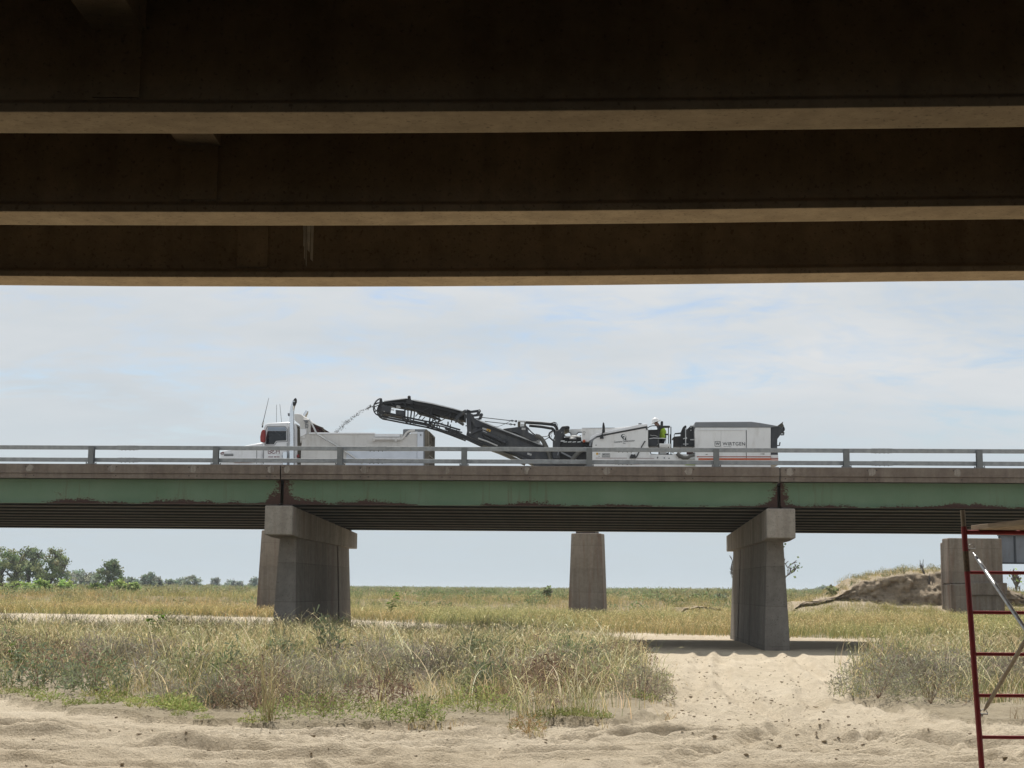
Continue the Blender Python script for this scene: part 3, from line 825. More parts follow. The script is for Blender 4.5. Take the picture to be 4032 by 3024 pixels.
part('motor_fitting', M['sticker'], K, polys=[(z6, [(300, 745), (395, 765), (392, 790), (302, 772)], WC - .1, WC), (z6, [(292, 815), (380, 830), (378, 855), (294, 842)], WC - .1, WC), (z6, [(455, 705), (560, 725), (570, 780), (440, 770)], WC - .05, WC + .02), (z6, [(75, 870), (110, 875), (108, 893), (75, 888)], WC - .13, WC - .11)])
part('hydraulic_hose', M['black'], K, tubes=[(z6, [(290, 660), (350, 720), (500, 740), (700, 750), (900, 800), (1020, 850), (1200, 880), (1400, 970), (1520, 1010), (1700, 1120)], .022, WC - .03), (z6, [(400, 690), (450, 660), (560, 660), (640, 640), (700, 690)], .014, WC - .03), (z6, [(700, 830), (760, 850), (860, 850), (920, 820)], .012, WC - .03)], smooth=True)
mb = MB()
zBp = lambda pts: pl(zB, pts, WC - .05)
for ya, yb in ((WC - .06, WC + .0), (WD, WD + .06)):
    mb.chain(zBp([(745, 585), (700, 555), (640, 550), (560, 580), (480, 640), (400, 725), (330, 840), (293, 960), (288, 1130), (325, 1270), (420, 1390), (540, 1460), (680, 1475), (800, 1490)]), .045, ya, yb)
    for pts, t in (([(370, 850), (480, 790), (610, 775)], .05), ([(330, 975), (420, 960), (520, 915), (650, 895)], .028), ([(350, 970), (330, 1060), (390, 1170), (470, 1210)], .03), ([(470, 1200), (520, 1000)], .022), ([(330, 1250), (470, 1210), (600, 1260)], .035), ([(585, 1230), (575, 1380), (500, 1420)], .028)):
        mb.chain(zBp(pts), t, ya, yb)
    mb.prism(zBp([(612, 640), (640, 590), (740, 575), (775, 690), (765, 900), (800, 1000), (640, 980), (640, 900), (605, 760)]), ya, yb)
    mb.prism(zBp([(530, 1010), (650, 990), (900, 1000), (900, 1400), (620, 1440), (590, 1300), (500, 1190)]), ya, yb)
mb.build('head_guard', M['black'], K)
part('head_drum', M['belt'], K, tubes=(), discs=[(zB, 760, 1010, .17, WC + .02, WD - .02)])
br = MB()
for ya, yb, ref in ((WC - .16, WC - .05, WC - .16), (WD + .05, WD + .16, WC - .16)):
    q = lambda pts: pl(z7, pts, ref)
    br.chain(q([(415, 510), (470, 430), (570, 355), (640, 320), (720, 345)]), .13, ya, yb)
    br.chain(q([(690, 330), (695, 560), (712, 790)]), .17, ya, yb)
    br.chain(q([(700, 345), (930, 315)]), .085, ya, yb)
    br.chain(q([(925, 310), (885, 420)]), .11, ya, yb)
    br.chain(q([(885, 415), (720, 425)]), .07, ya, yb)
    br.chain(q([(750, 460), (930, 700)]), .17, ya, yb)
    br.chain(q([(960, 690), (730, 795)]), .15, ya, yb)
    u, z = z7(725, 795, ref); br.disc(u, z, .085, ya - .004, yb + .004)
    u, z = z7(925, 318, ref); br.disc(u, z, .055, ya - .004, yb + .004)
br.build('swivel_bracket', M['charcoal'], K)
part('pivot_pin', M['alu'], K, discs=[(z7, 922, 316, .028, WC - .18, WC - .165), (z7, 722, 790, .03, WC - .18, WC - .165)])
part('conveyor_housing', M['charcoal'], K, polys=[(z7, [(700, 560), (850, 500), (1300, 692), (2060, 990), (2500, 1160), (2620, 1300), (2620, 1700), (2200, 1560), (1700, 1270), (1250, 1130), (960, 1000), (640, 850)], WC - .04, WD + .04)], bevel=.01)
part('housing_rib', M['deep'], K, chains=[(z7, [(985, 640), (1300, 745), (2060, 1040), (2330, 1150)], .035, WC - .07, WC - .03), (z7, [(1000, 600), (1300, 715), (2060, 1010), (2330, 1110)], .015, WC - .075, WC - .03), (z7, [(1000, 790), (1230, 960), (1400, 1060)], .05, WC - .06, WC - .03), (z7, [(1560, 1190), (2000, 1340), (2300, 1480)], .06, WC - .06, WC - .03)])
part('dirty_belt', M['brown_dirty'], K, chains=[(z7, [(1000, 1075), (1300, 1180), (1650, 1330), (1900, 1450)], .09, WC - .02, WD - .1)])
part('lift_cylinder', M['charcoal'], K, tubes=[(z7, [(990, 790), (1240, 890), (1480, 1010)], .06, WC - .14), (z7, [(1000, 850), (1200, 960), (1390, 1040)], .035, WC - .12)], balls=[(z7, 1485, 1010, .08, WC - .14)], smooth=True)
part('cylinder_rod', M['alu'], K, tubes=[(z7, [(900, 915), (1100, 985), (1320, 1080)], .03, WC - .14), (z7, [(1000, 760), (1090, 800)], .02, WC - .15)], smooth=True)
part('warning_sticker', M['sticker'], K, polys=[(z7, [(992, 680), (1086, 706), (1080, 744), (986, 716)], WC - .055, WC - .042), (z7, [(1848, 686), (1932, 690), (1930, 735), (1845, 730)], WC - .2, WC - .17), (z7, [(1975, 1225), (2066, 1255), (2056, 1298), (1966, 1266)], WC - .055, WC - .042), (z7, [(1112, 900), (1205, 935), (1195, 958), (1105, 925)], WC - .1, WC - .042)])
part('warning_sticker', M['yellow'], K, polys=[(z7, [(1090, 705), (1178, 735), (1160, 780), (1080, 748)], WC - .055, WC - .042)])
part('warning_triangle', M['letter'], K, polys=[(z7, [(1128, 728), (1148, 762), (1106, 755)], WC - .06, WC - .056)])
mb = MB()
for _ in range(26):
    u, z = z7(rnd.uniform(370, 640), 0, WC)[0], 0
    t_ = rnd.random(); x = 380 + 250 * t_ + rnd.uniform(-25, 25); y = 505 + 150 * t_ + rnd.uniform(-25, 25)
    u, z = z7(x, y, WC - .12); mb.ball((u, WC - .12 + rnd.uniform(-.05, .05), z), rnd.uniform(.02, .045), 6)
mb.build('hose_bundle', M['hose'], K)
part('tension_rod', M['letter'], K, tubes=[(z7, [(925, 455), (1500, 520), (1600, 532), (1745, 545)], .016, WC - .05), (z7, [(1045, 548), (1540, 602), (1710, 620)], .016, WC + .6), (z7, [(1240, 662), (1300, 668), (1400, 640), (1500, 596), (1605, 540)], .009, WC - .05)])
part('rod_shackle', M['black'], K, chains=[(z7, [(1600, 532), (1640, 515), (1675, 535), (1640, 552), (1600, 532)], .014, WC - .07, WC - .04), (z7, [(1570, 605), (1610, 592), (1645, 612), (1610, 632), (1570, 605)], .014, WC + .58, WC + .62)], balls=[(z7, 1725, 543, .045, WC - .05), (z7, 1695, 620, .04, WC + .6)])
part('rod_anchor', M['alu'], K, polys=[(z7, [(1768, 530), (1935, 535), (1932, 560), (1770, 556)], WC - .1, WC + .1), (z7, [(1815, 598), (1905, 600), (1900, 655), (1812, 650)], WC - .1, WC + .1)])
part('anchor_block', M['brown_dirty'], K, polys=[(z7, [(1760, 560), (1815, 562), (1812, 670), (1760, 672)], WC - .08, WC + .2), (z7, [(1905, 560), (1935, 560), (1935, 660), (1905, 660)], WC - .08, WC + .2)])
part('conveyor_tray', M['charcoal'], K, polys=[(z7, [(1440, 708), (1740, 672), (1965, 655), (1980, 775), (2120, 845), (2230, 900), (2200, 985), (2060, 970), (1740, 800), (1560, 760)], WC - .18, WD + .1)], bevel=.01)
part('slew_cylinder', M['black'], K, tubes=[(z3, [(78, 416), (300, 430), (445, 445)], .062, 57.75), (z3, [(125, 464), (300, 480), (445, 505)], .055, 58.6)], smooth=True)
part('hydraulic_hose', M['black'], K, tubes=[(z3, [(440, 445), (490, 455), (520, 490), (540, 560)], .062, 57.8), (z3, [(440, 500), (470, 515), (495, 545), (505, 600)], .055, 58.4), (z3, [(430, 432), (480, 413), (515, 420), (534, 450), (530, 480)], .012, 57.7), (z3, [(430, 436), (475, 420), (505, 428), (520, 458)], .012, 57.75),
                                              (z3, [(470, 680), (425, 640), (410, 600), (420, 570), (455, 545), (500, 535)], .03, 57.7), (z3, [(60, 455), (110, 500), (160, 560), (230, 610), (300, 625), (360, 622), (410, 610)], .014, 57.7), (z3, [(350, 668), (380, 655), (415, 630)], .016, 57.7), (z3, [(75, 470), (120, 520), (180, 580), (250, 620)], .022, 57.72)], smooth=True)
part('suction_hose', M['hose'], K, tubes=[(z3, [(215, 612), (262, 622), (300, 650), (335, 700), (370, 770), (410, 860), (440, 960)], .085, 57.6), (z8, [(980, 1200), (1060, 1080), (1150, 985), (1270, 900), (1390, 860)], .085, 57.3)], smooth=True)
part('hose_clamp', M['sticker'], K, chains=[(z3, [(215, 700), (250, 680), (290, 720), (295, 745)], .02, 57.5, 57.55), (z3, [(235, 715), (270, 740)], .025, 57.5, 57.55), (z3, [(240, 690), (285, 735)], .012, 57.49, 57.55)])
part('front_mast', M['charcoal'], K, polys=[(z8, [(415, 1150), (415, 640), (470, 480), (490, 340), (560, 330), (600, 310), (682, 212), (830, 195), (885, 222), (880, 262), (770, 300), (738, 335), (738, 450), (640, 620), (622, 1150)], 57.35, 59.1)], bevel=.02)
part('mast_lamp', M['deep'], K, polys=[(z8, [(700, 212), (860, 200), (905, 222), (900, 272), (860, 262), (760, 292)], 57.3, 57.6)])
part('mast_fitting', M['sticker'], K, polys=[(z8, [(330, 440), (420, 355), (430, 375), (345, 460)], 57.3, 57.34), (z8, [(365, 470), (390, 450), (385, 520), (370, 520)], 57.3, 57.34), (z8, [(460, 590), (480, 570), (482, 630), (465, 630)], 57.3, 57.35), (z8, [(665, 400), (690, 360), (698, 368), (675, 412)], 57.3, 57.35)])
part('engine_bay', M['deep'], K, polys=[(z8, [(600, 1150), (622, 660), (1430, 640), (1560, 770), (1660, 1400), (600, 1400)], 57.5, 59.1), (z8, [(640, 640), (760, 540), (1000, 530), (1240, 470), (1255, 640)], 58.3, 58.9), (z8, [(738, 450), (800, 490), (1200, 505), (1240, 520), (1240, 540), (800, 525), (738, 490)], 57.6, 57.7)])
part('bay_pipe', M['alu'], K, tubes=[(z8, [(770, 520), (1100, 500), (1240, 520)], .03, 57.6), (z8, [(900, 580), (1100, 560)], .05, 57.9)], polys=[(z8, [(622, 615), (770, 620), (740, 652), (622, 655)], 57.45, 57.5)] + [(z8, [(x, 655), (x + 100, 645), (x + 100, 672), (x, 682)], 57.48, 57.5) for x in (730, 860, 990, 1130)])
part('diagonal_brace', M['hood_grey'], K, chains=[(z8, [(660, 960), (1000, 1130), (1100, 1190)], .05, 57.3, 57.4)], tubes=[(z8, [(545, 900), (580, 960), (560, 1050)], .02, 57.3)])
part('grey_panel', M['white'], K, polys=[(z8, [(785, 302), (1262, 285), (1262, 382), (1165, 382), (1122, 425), (1120, 482), (944, 485), (940, 415), (860, 365)], 58.75, 58.85)])
part('panel_edge', M['deep'], K, chains=[(z8, [(742, 300), (800, 310), (860, 362), (938, 412), (944, 485)], .03, 58.7, 58.76), (z8, [(1120, 430), (1165, 384), (1260, 384)], .03, 58.7, 58.76)])
part('hopper', M['white'], K, polys=[(z3, [(889, 505), (1200, 500), (1430, 490), (1640, 470), (1500, 560), (1100, 700), (980, 700), (889, 690)], 57.25, 59.2)], bevel=.012)
part('hopper_edge', M['hood_grey'], K, chains=[(z8, [(1260, 262), (2212, 252)], .012, 57.22, 57.26)])
part('beacon', M['orange'], K, balls=[(z8, 1325, 640, .058, 57.2)], smooth=True)
part('handle_plate', M['sticker'], K, polys=[(z8, [(1305, 418), (1348, 418), (1348, 465), (1305, 465)], 57.23, 57.26)], chains=[(z8, [(1290, 400), (1295, 370), (1325, 356), (1355, 370), (1362, 400)], .02, 57.22, 57.26)])
part('main_body', M['white'], K, polys=[(z3, [(1040, 1080), (1040, 760), (1045, 690), (1078, 642), (1160, 610), (1838, 488), (1850, 500), (1850, 750), (1875, 850), (1890, 1080)], WN, WX)], bevel=.015)
part('body_trim', M['hood_grey'], K, chains=[(z3, [(1008, 760), (1016, 705), (1050, 655), (1110, 622), (1190, 605)], .085, WN - .01, WN + .3)])
part('body_trim', M['white2'], K, polys=[(z3, [(990, 690), (1020, 622), (1100, 582), (1200, 558), (1730, 444), (1835, 440), (1846, 468), (1200, 592), (1100, 618), (1045, 655)], WN - .02, WX + .02)], bevel=.012)
part('body_stripe', M['black'], K, chains=[(z3, [(1100, 622), (1195, 606), (1842, 484)], .045, WN - .016, WN + .02), (z3, [(1825, 500), (1838, 525)], .05, WN - .016, WN + .02)])
part('roof_sensor', M['black'], K, polys=[(z3, [(1712, 430), (1756, 430), (1754, 462), (1714, 462)], 57.1, 57.3), (z3, [(1722, 455), (1748, 455), (1748, 492), (1722, 492)], 57.05, 57.2)])
part('roof_dome', M['white2'], K, polys=[(z3, [(1760, 470), (1764, 446), (1800, 434), (1836, 440), (1845, 470)], 57.1, 58.2)], bevel=.02)
part('mirror', M['black'], K, polys=[(z3, [(1182, 568), (1186, 470), (1193, 425), (1202, 410), (1214, 430), (1224, 480), (1226, 545), (1216, 566)], 56.8, 56.95)], bevel=.02)
part('mirror_mount', M['black'], K, polys=[(z3, [(1150, 632), (1172, 620), (1172, 595), (1186, 580), (1198, 600), (1198, 620), (1206, 628), (1204, 652), (1152, 652)], 56.9, 57.05)], chains=[(z3, [(1184, 600), (1186, 560)], .03, 56.86, 56.92)])
part('body_strut', M['black'], K, chains=[(z3, [(1808, 688), (1795, 705), (1762, 760), (1680, 922)], .04, WN - .03, WN + .01)])
part('work_lamp', M['black'], K, polys=[(z3, [(1578, 935), (1600, 885), (1615, 872), (1650, 872), (1664, 885), (1682, 935)], 56.85, 57.02)], bevel=.015)
part('lamp_cap', M['white2'], K, polys=[(z3, [(1614, 878), (1622, 866), (1642, 866), (1652, 878), (1634, 884)], 56.83, 56.99)])
part('pin_stripe', M['mauve'], K, chains=[(z3, [(1090, 935), (1540, 936)], .016, WN - .008, WN + .01), (z3, [(1690, 937), (1940, 939)], .016, WN - .008, WN + .01)])
part('body_sticker', M['yellow'], K, polys=[(z3, [(1096, 857), (1125, 857), (1125, 887), (1096, 887)], WN - .006, WN + .01), ])
part('body_sticker', M['sticker'], K, polys=[(z3, [(1128, 860), (1158, 860), (1158, 885), (1128, 885)], WN - .006, WN + .01), (z3, [(1186, 872), (1290, 872), (1290, 918), (1186, 918)], WN - .006, WN + .01)])
part('sticker_frame', M['letter'], K, chains=[(z3, [(1182, 868), (1294, 868), (1294, 921), (1182, 921), (1182, 868)], .009, WN - .009, WN + .01), (z3, [(1195, 884), (1220, 884)], .03, WN - .009, WN), (z3, [(1226, 886), (1282, 884)], .012, WN - .009, WN), (z3, [(1195, 908), (1282, 907)], .006, WN - .009, WN), (z3, [(1128, 908), (1152, 908)], .012, WN - .009, WN)])
part('body_bolt', M['letter'], K, discs=[(z3, x, y, .018, WN - .012, WN + .01) for x, y in ((1095, 748), (1985, 935), (2085, 935))])
part('side_patch', M['orange'], K, polys=[(z3, [(1520, 1012), (1720, 1012), (1725, 1028), (1510, 1028)], WN - .012, WN + .01)])
# writing: two large initials with an I set into the second, the firm's name on a slope, Inc below
zE = ZP(2390, 1680, 13.01)
cc = MB()
def arc_letter(cx, cy, rx, ry, a0, a1, tmax):
    n = 18
    for i in range(n):
        ta, tb = a0 + (a1 - a0) * i / n, a0 + (a1 - a0) * (i + 1) / n
        t = .012 + tmax * max(0.0, math.cos((ta + tb) / 2 - math.pi)) ** 1.5
        p, q = [(cx + rx * math.cos(a), cy - ry * math.sin(a)) for a in (ta, tb)]
        cc.chain(pl(zE, [p, q], WN - .008), t, WN - .008, WN + .01)
arc_letter(860, 480, 115, 90, R_(55), R_(275), .035)
arc_letter(925, 565, 120, 85, R_(50), R_(265), .035)
cc.chain(pl(zE, [(948, 560), (952, 685)], WN - .009), .045, WN - .009, WN + .01)
cc.chain(pl(zE, [(905, 565), (995, 560)], WN - .009), .014, WN - .009, WN + .01)
cc.chain(pl(zE, [(890, 690), (1015, 686)], WN - .009), .014, WN - .009, WN + .01)
cc.build('lettering', M['letter'], K)
ua, za = zE(360, 832); ub, zb_ = zE(765, 760)
lettering('Cannons', 'lettering', M['letter'], K, ua, ub, za, za + .075, WN - .008, 0.0, .02, .004, 0.006)
ua, za = zE(805, 805); ub, zb_ = zE(1410, 740)
lettering('Construction', 'lettering', M['letter'], K, ua, ub, za, za + .075, WN - .008, 0.0, .04, .004, 0.006)
ua, za = zE(830, 885); ub, zb_ = zE(950, 840)
lettering('Inc', 'lettering', M['letter'], K, ua, ub, za, za + .04, WN - .008, 0.0, .0, .004, 0.006)
# operator's platform
part('console', M['deep'], K, polys=[(z9, [(-70, 500), (195, 492), (245, 410), (285, 385), (278, 500), (255, 700), (250, 945), (-70, 945)], 57.35, 58.3)], bevel=.01)
part('console_panel', M['charcoal'], K, polys=[(z9, [(-60, 760), (225, 755), (222, 905), (180, 935), (-60, 935)], 57.32, 57.36)])
part('console_edge', M['sticker'], K, chains=[(z9, [(0, 640), (60, 655), (130, 650), (225, 690)], .02, 57.3, 57.36), (z9, [(218, 760), (222, 890), (180, 920)], .012, 57.3, 57.33), (z9, [(20, 460), (30, 485)], .01, 57.3, 57.34)])
part('handrail', M['black'], K, polys=[(z9, [(270, 385), (530, 388), (545, 410), (535, 440), (290, 442)], 57.25, 57.4)], chains=[(z9, [(-130, 490), (-60, 440), (0, 405), (60, 390), (275, 388)], .028, 57.25, 57.3), (z9, [(498, 440), (496, 1225)], .032, 57.2, 57.24), (z9, [(566, 415), (566, 1290)], .035, 57.2, 57.24), (z9, [(240, 440), (242, 1215)], .042, 57.2, 57.24), (z9, [(425, 640), (428, 865)], .025, 57.9, 57.93), (z9, [(0, 1090), (25, 1165), (200, 1178), (620, 1178)], .032, 57.15, 57.2), (z9, [(160, 1206), (612, 1200)], .026, 57.16, 57.2), (z9, [(548, 620), (548, 880)], .04, 57.6, 57.64)])
part('guard_bar', M['white2'], K, chains=[(z9, [(-20, 742), (95, 722), (260, 728), (480, 736)], .02, 57.17, 57.2)])
part('control_box', M['black'], K, polys=[(z9, [(292, 265), (345, 260), (355, 300), (352, 380), (285, 380)], 57.4, 57.7), (z9, [(398, 602), (500, 602), (500, 642), (398, 642)], 57.3, 57.4), (z9, [(445, 1125), (500, 1120), (500, 1160), (445, 1160)], 57.2, 57.3)], bevel=.01)
part('platform_skirt', M['white'], K, polys=[(z9, [(252, 868), (558, 880), (560, 960), (252, 960)], 57.15, 58.9), (z9, [(255, 1080), (450, 1080), (450, 1162), (255, 1162)], 57.5, 58.9)], chains=[(z9, [(260, 905), (555, 912)], .012, 57.13, 57.16, 0)])
part('chassis', M['white'], K, polys=[(z9, [(-260, 1165), (610, 1185), (620, 1150), (740, 1150), (1250, 1190), (1250, 1600), (-260, 1600)], 57.12, 59.3)])
part('chassis_bolt', M['letter'], K, discs=[(z9, x, y, .022, 57.1, 57.13) for x, y in ((205, 1250), (385, 1265), (785, 1262), (515, 1275))])
part('seat', M['deep'], K, polys=[(z9, [(640, 960), (650, 740), (600, 748), (615, 715), (660, 680), (760, 672), (865, 662), (865, 960)], 57.6, 58.2), (z9, [(840, 665), (848, 540), (895, 425), (955, 372), (990, 390), (985, 520), (985, 960), (850, 960)], 57.6, 58.2)], bevel=.03)
part('arm_rest', M['black'], K, polys=[(z9, [(670, 590), (835, 572), (850, 610), (680, 622)], 57.55, 57.62)], chains=[(z9, [(655, 680), (655, 640), (680, 598)], .024, 57.55, 57.6)])
part('rear_cabinet', M['black'], K, polys=[(z9, [(985, 500), (1085, 405), (1165, 375), (1180, 760), (1232, 770), (1232, 960), (860, 960), (862, 860), (985, 860)], 57.5, 59.0)], bevel=.01)
part('cabinet_mesh', M['hood_grey'], K, polys=[(z9, [(1168, 410), (1235, 400), (1275, 480), (1270, 700), (1230, 745), (1182, 740)], 57.55, 58.9)])
part('cabinet_rail', M['alu'], K, chains=[(z9, [(1085, 392), (1235, 395), (1290, 412), (1318, 450), (1326, 492)], .028, 57.1, 57.14), (z9, [(1095, 768), (1250, 768)], .03, 57.3, 57.4), (z9, [(900, 885), (1040, 885)], .02, 57.4, 57.5), (z9, [(900, 745), (985, 715)], .03, 57.45, 57.5), (z9, [(965, 450), (968, 940)], .03, 57.4, 57.44)], discs=[(z9, 980, 725, .035, 57.38, 57.44), (z9, 1110, 430, .02, 57.47, 57.5), (z9, 1110, 512, .02, 57.47, 57.5)])
part('suction_hose', M['hose'], K, tubes=[(z9, [(735, 1140), (800, 1205), (900, 1255), (1010, 1258), (1100, 1215), (1200, 1190)], .075, 57.05)], smooth=True)
part('valve_block', M['tarp'], K, polys=[(z9, [(1005, 1095), (1125, 1100), (1210, 1130), (1100, 1180), (1005, 1195)], 57.3, 57.6)])
part('bracket_panel', M['sticker'], K, polys=[(z9, [(1075, 1215), (1150, 1185), (1220, 1185), (1232, 1300), (1075, 1300)], 57.0, 57.12), (z9, [(575, 1075), (630, 1080), (650, 1130), (610, 1135), (590, 1100)], 57.4, 57.5), (z9, [(725, 1100), (850, 1095), (845, 1125), (735, 1135)], 57.4, 57.5)])
part('lime_strip', M['vest'], K, polys=[(z9, [(968, 1418), (1285, 1418), (1285, 1455), (968, 1455)], 57.05, 57.1)])
# engine housing
part('engine_housing', M['white'], K, polys=[(z4, [(750, 800), (750, 262), (1690, 262), (1690, 800)], WN, WX)], bevel=.012)
part('engine_cover', M['hood_grey'], K, polys=[(z4, [(742, 262), (744, 205), (758, 194), (1450, 190), (1560, 205), (1700, 229), (1790, 246), (1750, 255), (1690, 263)], WN - .025, WX + .025)], bevel=.02)
part('housing_door', M['white'], K, polys=[(z4, [(785, 296), (1068, 296), (1068, 660), (785, 660)], WN - .02, WN + .02), (z4, [(1073, 296), (1381, 296), (1381, 660), (1073, 660)], WN - .02, WN + .02)], bevel=.006)
part('housing_door', M['white'], K, polys=[(z4, [(1390, 300), (1500, 297), (1600, 318), (1684, 330), (1684, 660), (1390, 660)], WN - .016, WN + .02)], bevel=.006)
part('door_seam', M['letter'], K, chains=[(z4, [(1386, 292), (1386, 670)], .016, WN - .021, WN + .01)])
part('door_ledge', M['white2'], K, polys=[(z4, [(780, 290), (1386, 290), (1386, 296), (780, 296)], WN - .045, WN + .01)])
part('stripe', M['orange_dark'], K, chains=[(z4, [(772, 627), (1690, 627)], .03, WN - .026, WN + .01), (z4, [(1690, 646), (1785, 648)], .03, WN + .02, WN + .1)])
part('stripe', M['orange'], K, chains=[(z4, [(790, 656), (1690, 656)], .068, WN - .026, WN + .01), (z4, [(1690, 664), (1785, 667)], .03, WN + .02, WN + .1)])
part('door_latch', M['brown_dirty'], K, polys=[(z4, [(1556, 590), (1606, 588), (1608, 576), (1612, 598)], WN - .03, WN - .015), (z4, [(880, 596), (905, 594), (905, 600), (880, 602)], WN - .03, WN - .015)])
lg = pl(z4, [(1090, 487), (1369, 446)])
lettering('WIRTGEN', 'lettering', M['letter'], K, lg[0][0], lg[1][0], lg[0][1], lg[1][1], WN - .025, 0, 0, .004, 0.010)
lq = pl(z4, [(1005, 483), (1053, 450)])
lettering('W', 'lettering', M['letter'], K, lq[0][0], lq[1][0], lq[0][1], lq[1][1], WN - .025, 0, 0, .004, 0.02)
part('logo_frame', M['letter'], K, chains=[(z4, [(996, 437), (1062, 437), (1062, 497), (996, 497), (996, 437)], .017, WN - .027, WN - .015)])
part('small_print', M['hood_grey'], K, chains=[(z4, [(1102, 500), (1195, 500)], .012, WN - .025, WN - .015)])
part('rear_grille', M['charcoal'], K, polys=[(zC, [(600, 1190), (596, 345), (740, 288), (880, 312), (965, 380), (955, 490), (800, 700), (795, 960), (822, 1190)], WN + .02, WX - .02)], bevel=.02)
part('rear_skirt', M['white'], K, polys=[(zC, [(600, 1500), (600, 1192), (822, 1192), (832, 1500)], WN + .03, WX - .03)])
part('tail_lamp', M['brown_dirty'], K, polys=[(zC, [(800, 290), (930, 195), (980, 158), (965, 225), (1003, 290), (940, 345), (880, 310)], 57.3, 57.8)])
part('tail_lamp', M['deep'], K, polys=[(zC, [(940, 345), (1000, 300), (1032, 370), (1030, 430), (990, 470), (1018, 495), (960, 490)], 57.2, 57.7)])
part('tail_hook', M['charcoal'], K, tubes=[(zC, [(900, 570), (990, 568), (1002, 500)], .026, 57.4), (zC, [(790, 905), (862, 900), (880, 800)], .024, 57.4)])
mb = MB(); mb.box(z3(500, 0)[0], z4(1690, 0)[0], 57.3, 59.15, ROADZ + .55, ROADZ + 1.5); mb.build('undercarriage', M['deep'], K)
for ux in (z3(780, 0)[0], z4(1480, 0)[0]):
    for wy in (57.05, 59.05):
        tr = MB(); r = .33; n = 10
        o = [(ux + .75 + r * math.cos(a), ROADZ + r + .005 + r * math.sin(a)) for a in [math.pi / 2 - math.pi * k / n for k in range(n + 1)]] + [(ux - .75 - r * math.sin(a), ROADZ + r + .005 - r * math.cos(a)) for a in [math.pi * k / n for k in range(n + 1)]]
        tr.prism(o, wy, wy + .35)
        for k in range(16):
            tr.box(ux - .85 + k * .11, ux - .80 + k * .11, wy - .01, wy + .36, ROADZ, ROADZ + .03)
        tr.build('crawler_track', M['black'], K)

# ------------------------------------------------------------------ chips flying off the conveyor
mb = MB()
path = [(1515, 244), (1490, 250), (1465, 268), (1400, 297), (1345, 340), (1310, 368), (1275, 398), (1240, 412), (1230, 440), (1200, 470), (1170, 492), (1150, 505)]
for i in range(520):
    t = rnd.random() ** .9 * (len(path) - 1.001)
    k = int(t); f = t - k
    x = path[k][0] * (1 - f) + path[k + 1][0] * f; y = path[k][1] * (1 - f) + path[k + 1][1] * f
    sp = 3 + 1.1 * t
    u, z = z1(x + rnd.gauss(0, sp * .75), y + rnd.gauss(0, sp * .6), 58.2)
    r = rnd.uniform(.008, .023) * (1.3 if t < 2 else 1)
    ww = 58.2 + rnd.gauss(0, .15)
    c = [(u + rnd.uniform(-r, r), ww + rnd.uniform(-r, r), z + rnd.uniform(-r, r)) for _ in range(5)]
    mb.add(c, [(0, 1, 2), (0, 2, 3), (0, 3, 1), (1, 2, 4), (2, 3, 4), (3, 1, 4)])
uu, zz = z1(1330, 350, 58.2)
emp = thing('asphalt_chips', 'thin dark arc of asphalt chips falling from the conveyor tip into the truck bed', 'asphalt chips', (uu, 58.2, zz))
bpy.data.objects.remove(emp)
mb.off = (uu, 58.2, zz)
o = mb.build('asphalt_chips', M['asphalt'])
pp = UV * uu + WV * 58.2; o.location = (pp.x, pp.y, zz); o.rotation_euler = (0, 0, -YAW)
tag(o, 'thin dark arc of asphalt chips falling from the conveyor tip into the truck bed', 'asphalt chips', None, 'stuff')

# ------------------------------------------------------------------ operator
WPn = 58.35
pu, pz = z9(320, 1330, WPn)
person = thing('person', 'worker in white hard hat and lime vest leaning over the milling machine controls', 'person', (pu, WPn, pz))


def jt(x, y, dw=0.0):
    u, z = z9(x, y, WPn)
    return Vector((u - pu, dw, z - pz))


sk_v, sk_e, sk_r = [], [], []
def addv(p, r, par=None):
    sk_v.append(p); sk_r.append(r)
    if par is not None: sk_e.append((par, len(sk_v) - 1))
    return len(sk_v) - 1
pel = addv(jt(322, 800), .14)
spn = addv(jt(335, 680), .15, pel); chs = addv(jt(315, 540), .165, spn); sho = addv(jt(268, 455), .13, chs)
nek = addv(jt(215, 400), .06, sho); hd0 = addv(jt(175, 340), .085, nek); hd1 = addv(jt(150, 275), .09, hd0)
addv(jt(118, 345), .022, hd0)                                                                       # nose
for s_ in (-1, 1):
    sh = addv(jt(262, 470, .19 * s_), .065, sho); el = addv(jt(175, 640, .26 * s_), .045, sh); wr = addv(jt(60, 600, .2 * s_), .032, el)
    pa = addv(jt(20, 590, .2 * s_), .034, wr)
    for f_ in range(4): addv(jt(-42 - 6 * (f_ in (1, 2)), 588 + 6 * f_, .2 * s_ + .02 * (f_ - 1.5)), .009, pa)
    addv(jt(18, 562, .2 * s_ - .04 * s_), .01, pa)
    hp = addv(jt(322, 850, .1 * s_), .095, pel); kn = addv(jt(312, 1075, .11 * s_), .062, hp); an = addv(jt(330, 1290, .11 * s_), .045, kn); addv(jt(265, 1318, .12 * s_), .04, an)
me = bpy.data.meshes.new('body'); me.from_pydata(sk_v, sk_e, [])
bo = bpy.data.objects.new('body', me); COL.objects.link(bo)
sm = bo.modifiers.new('skin', 'SKIN')
for i, r in enumerate(sk_r): me.skin_vertices[0].data[i].radius = (r, r)
me.skin_vertices[0].data[0].use_root = True
ss = bo.modifiers.new('sub', 'SUBSURF'); ss.levels = 2; ss.render_levels = 2
bpy.context.view_layer.update()
bm_ = bpy.data.meshes.new_from_object(bo.evaluated_get(bpy.context.evaluated_depsgraph_get()))
bpy.data.objects.remove(bo)
bm_.materials.clear(); bm_.materials.append(M['cloth']); bm_.materials.append(M['skin'])
hz = jt(0, 415).z; hx = jt(80, 0).x
for p in bm_.polygons:
    p.use_smooth = True
    p.material_index = 1 if (p.center.z > hz or p.center.x < hx) else 0
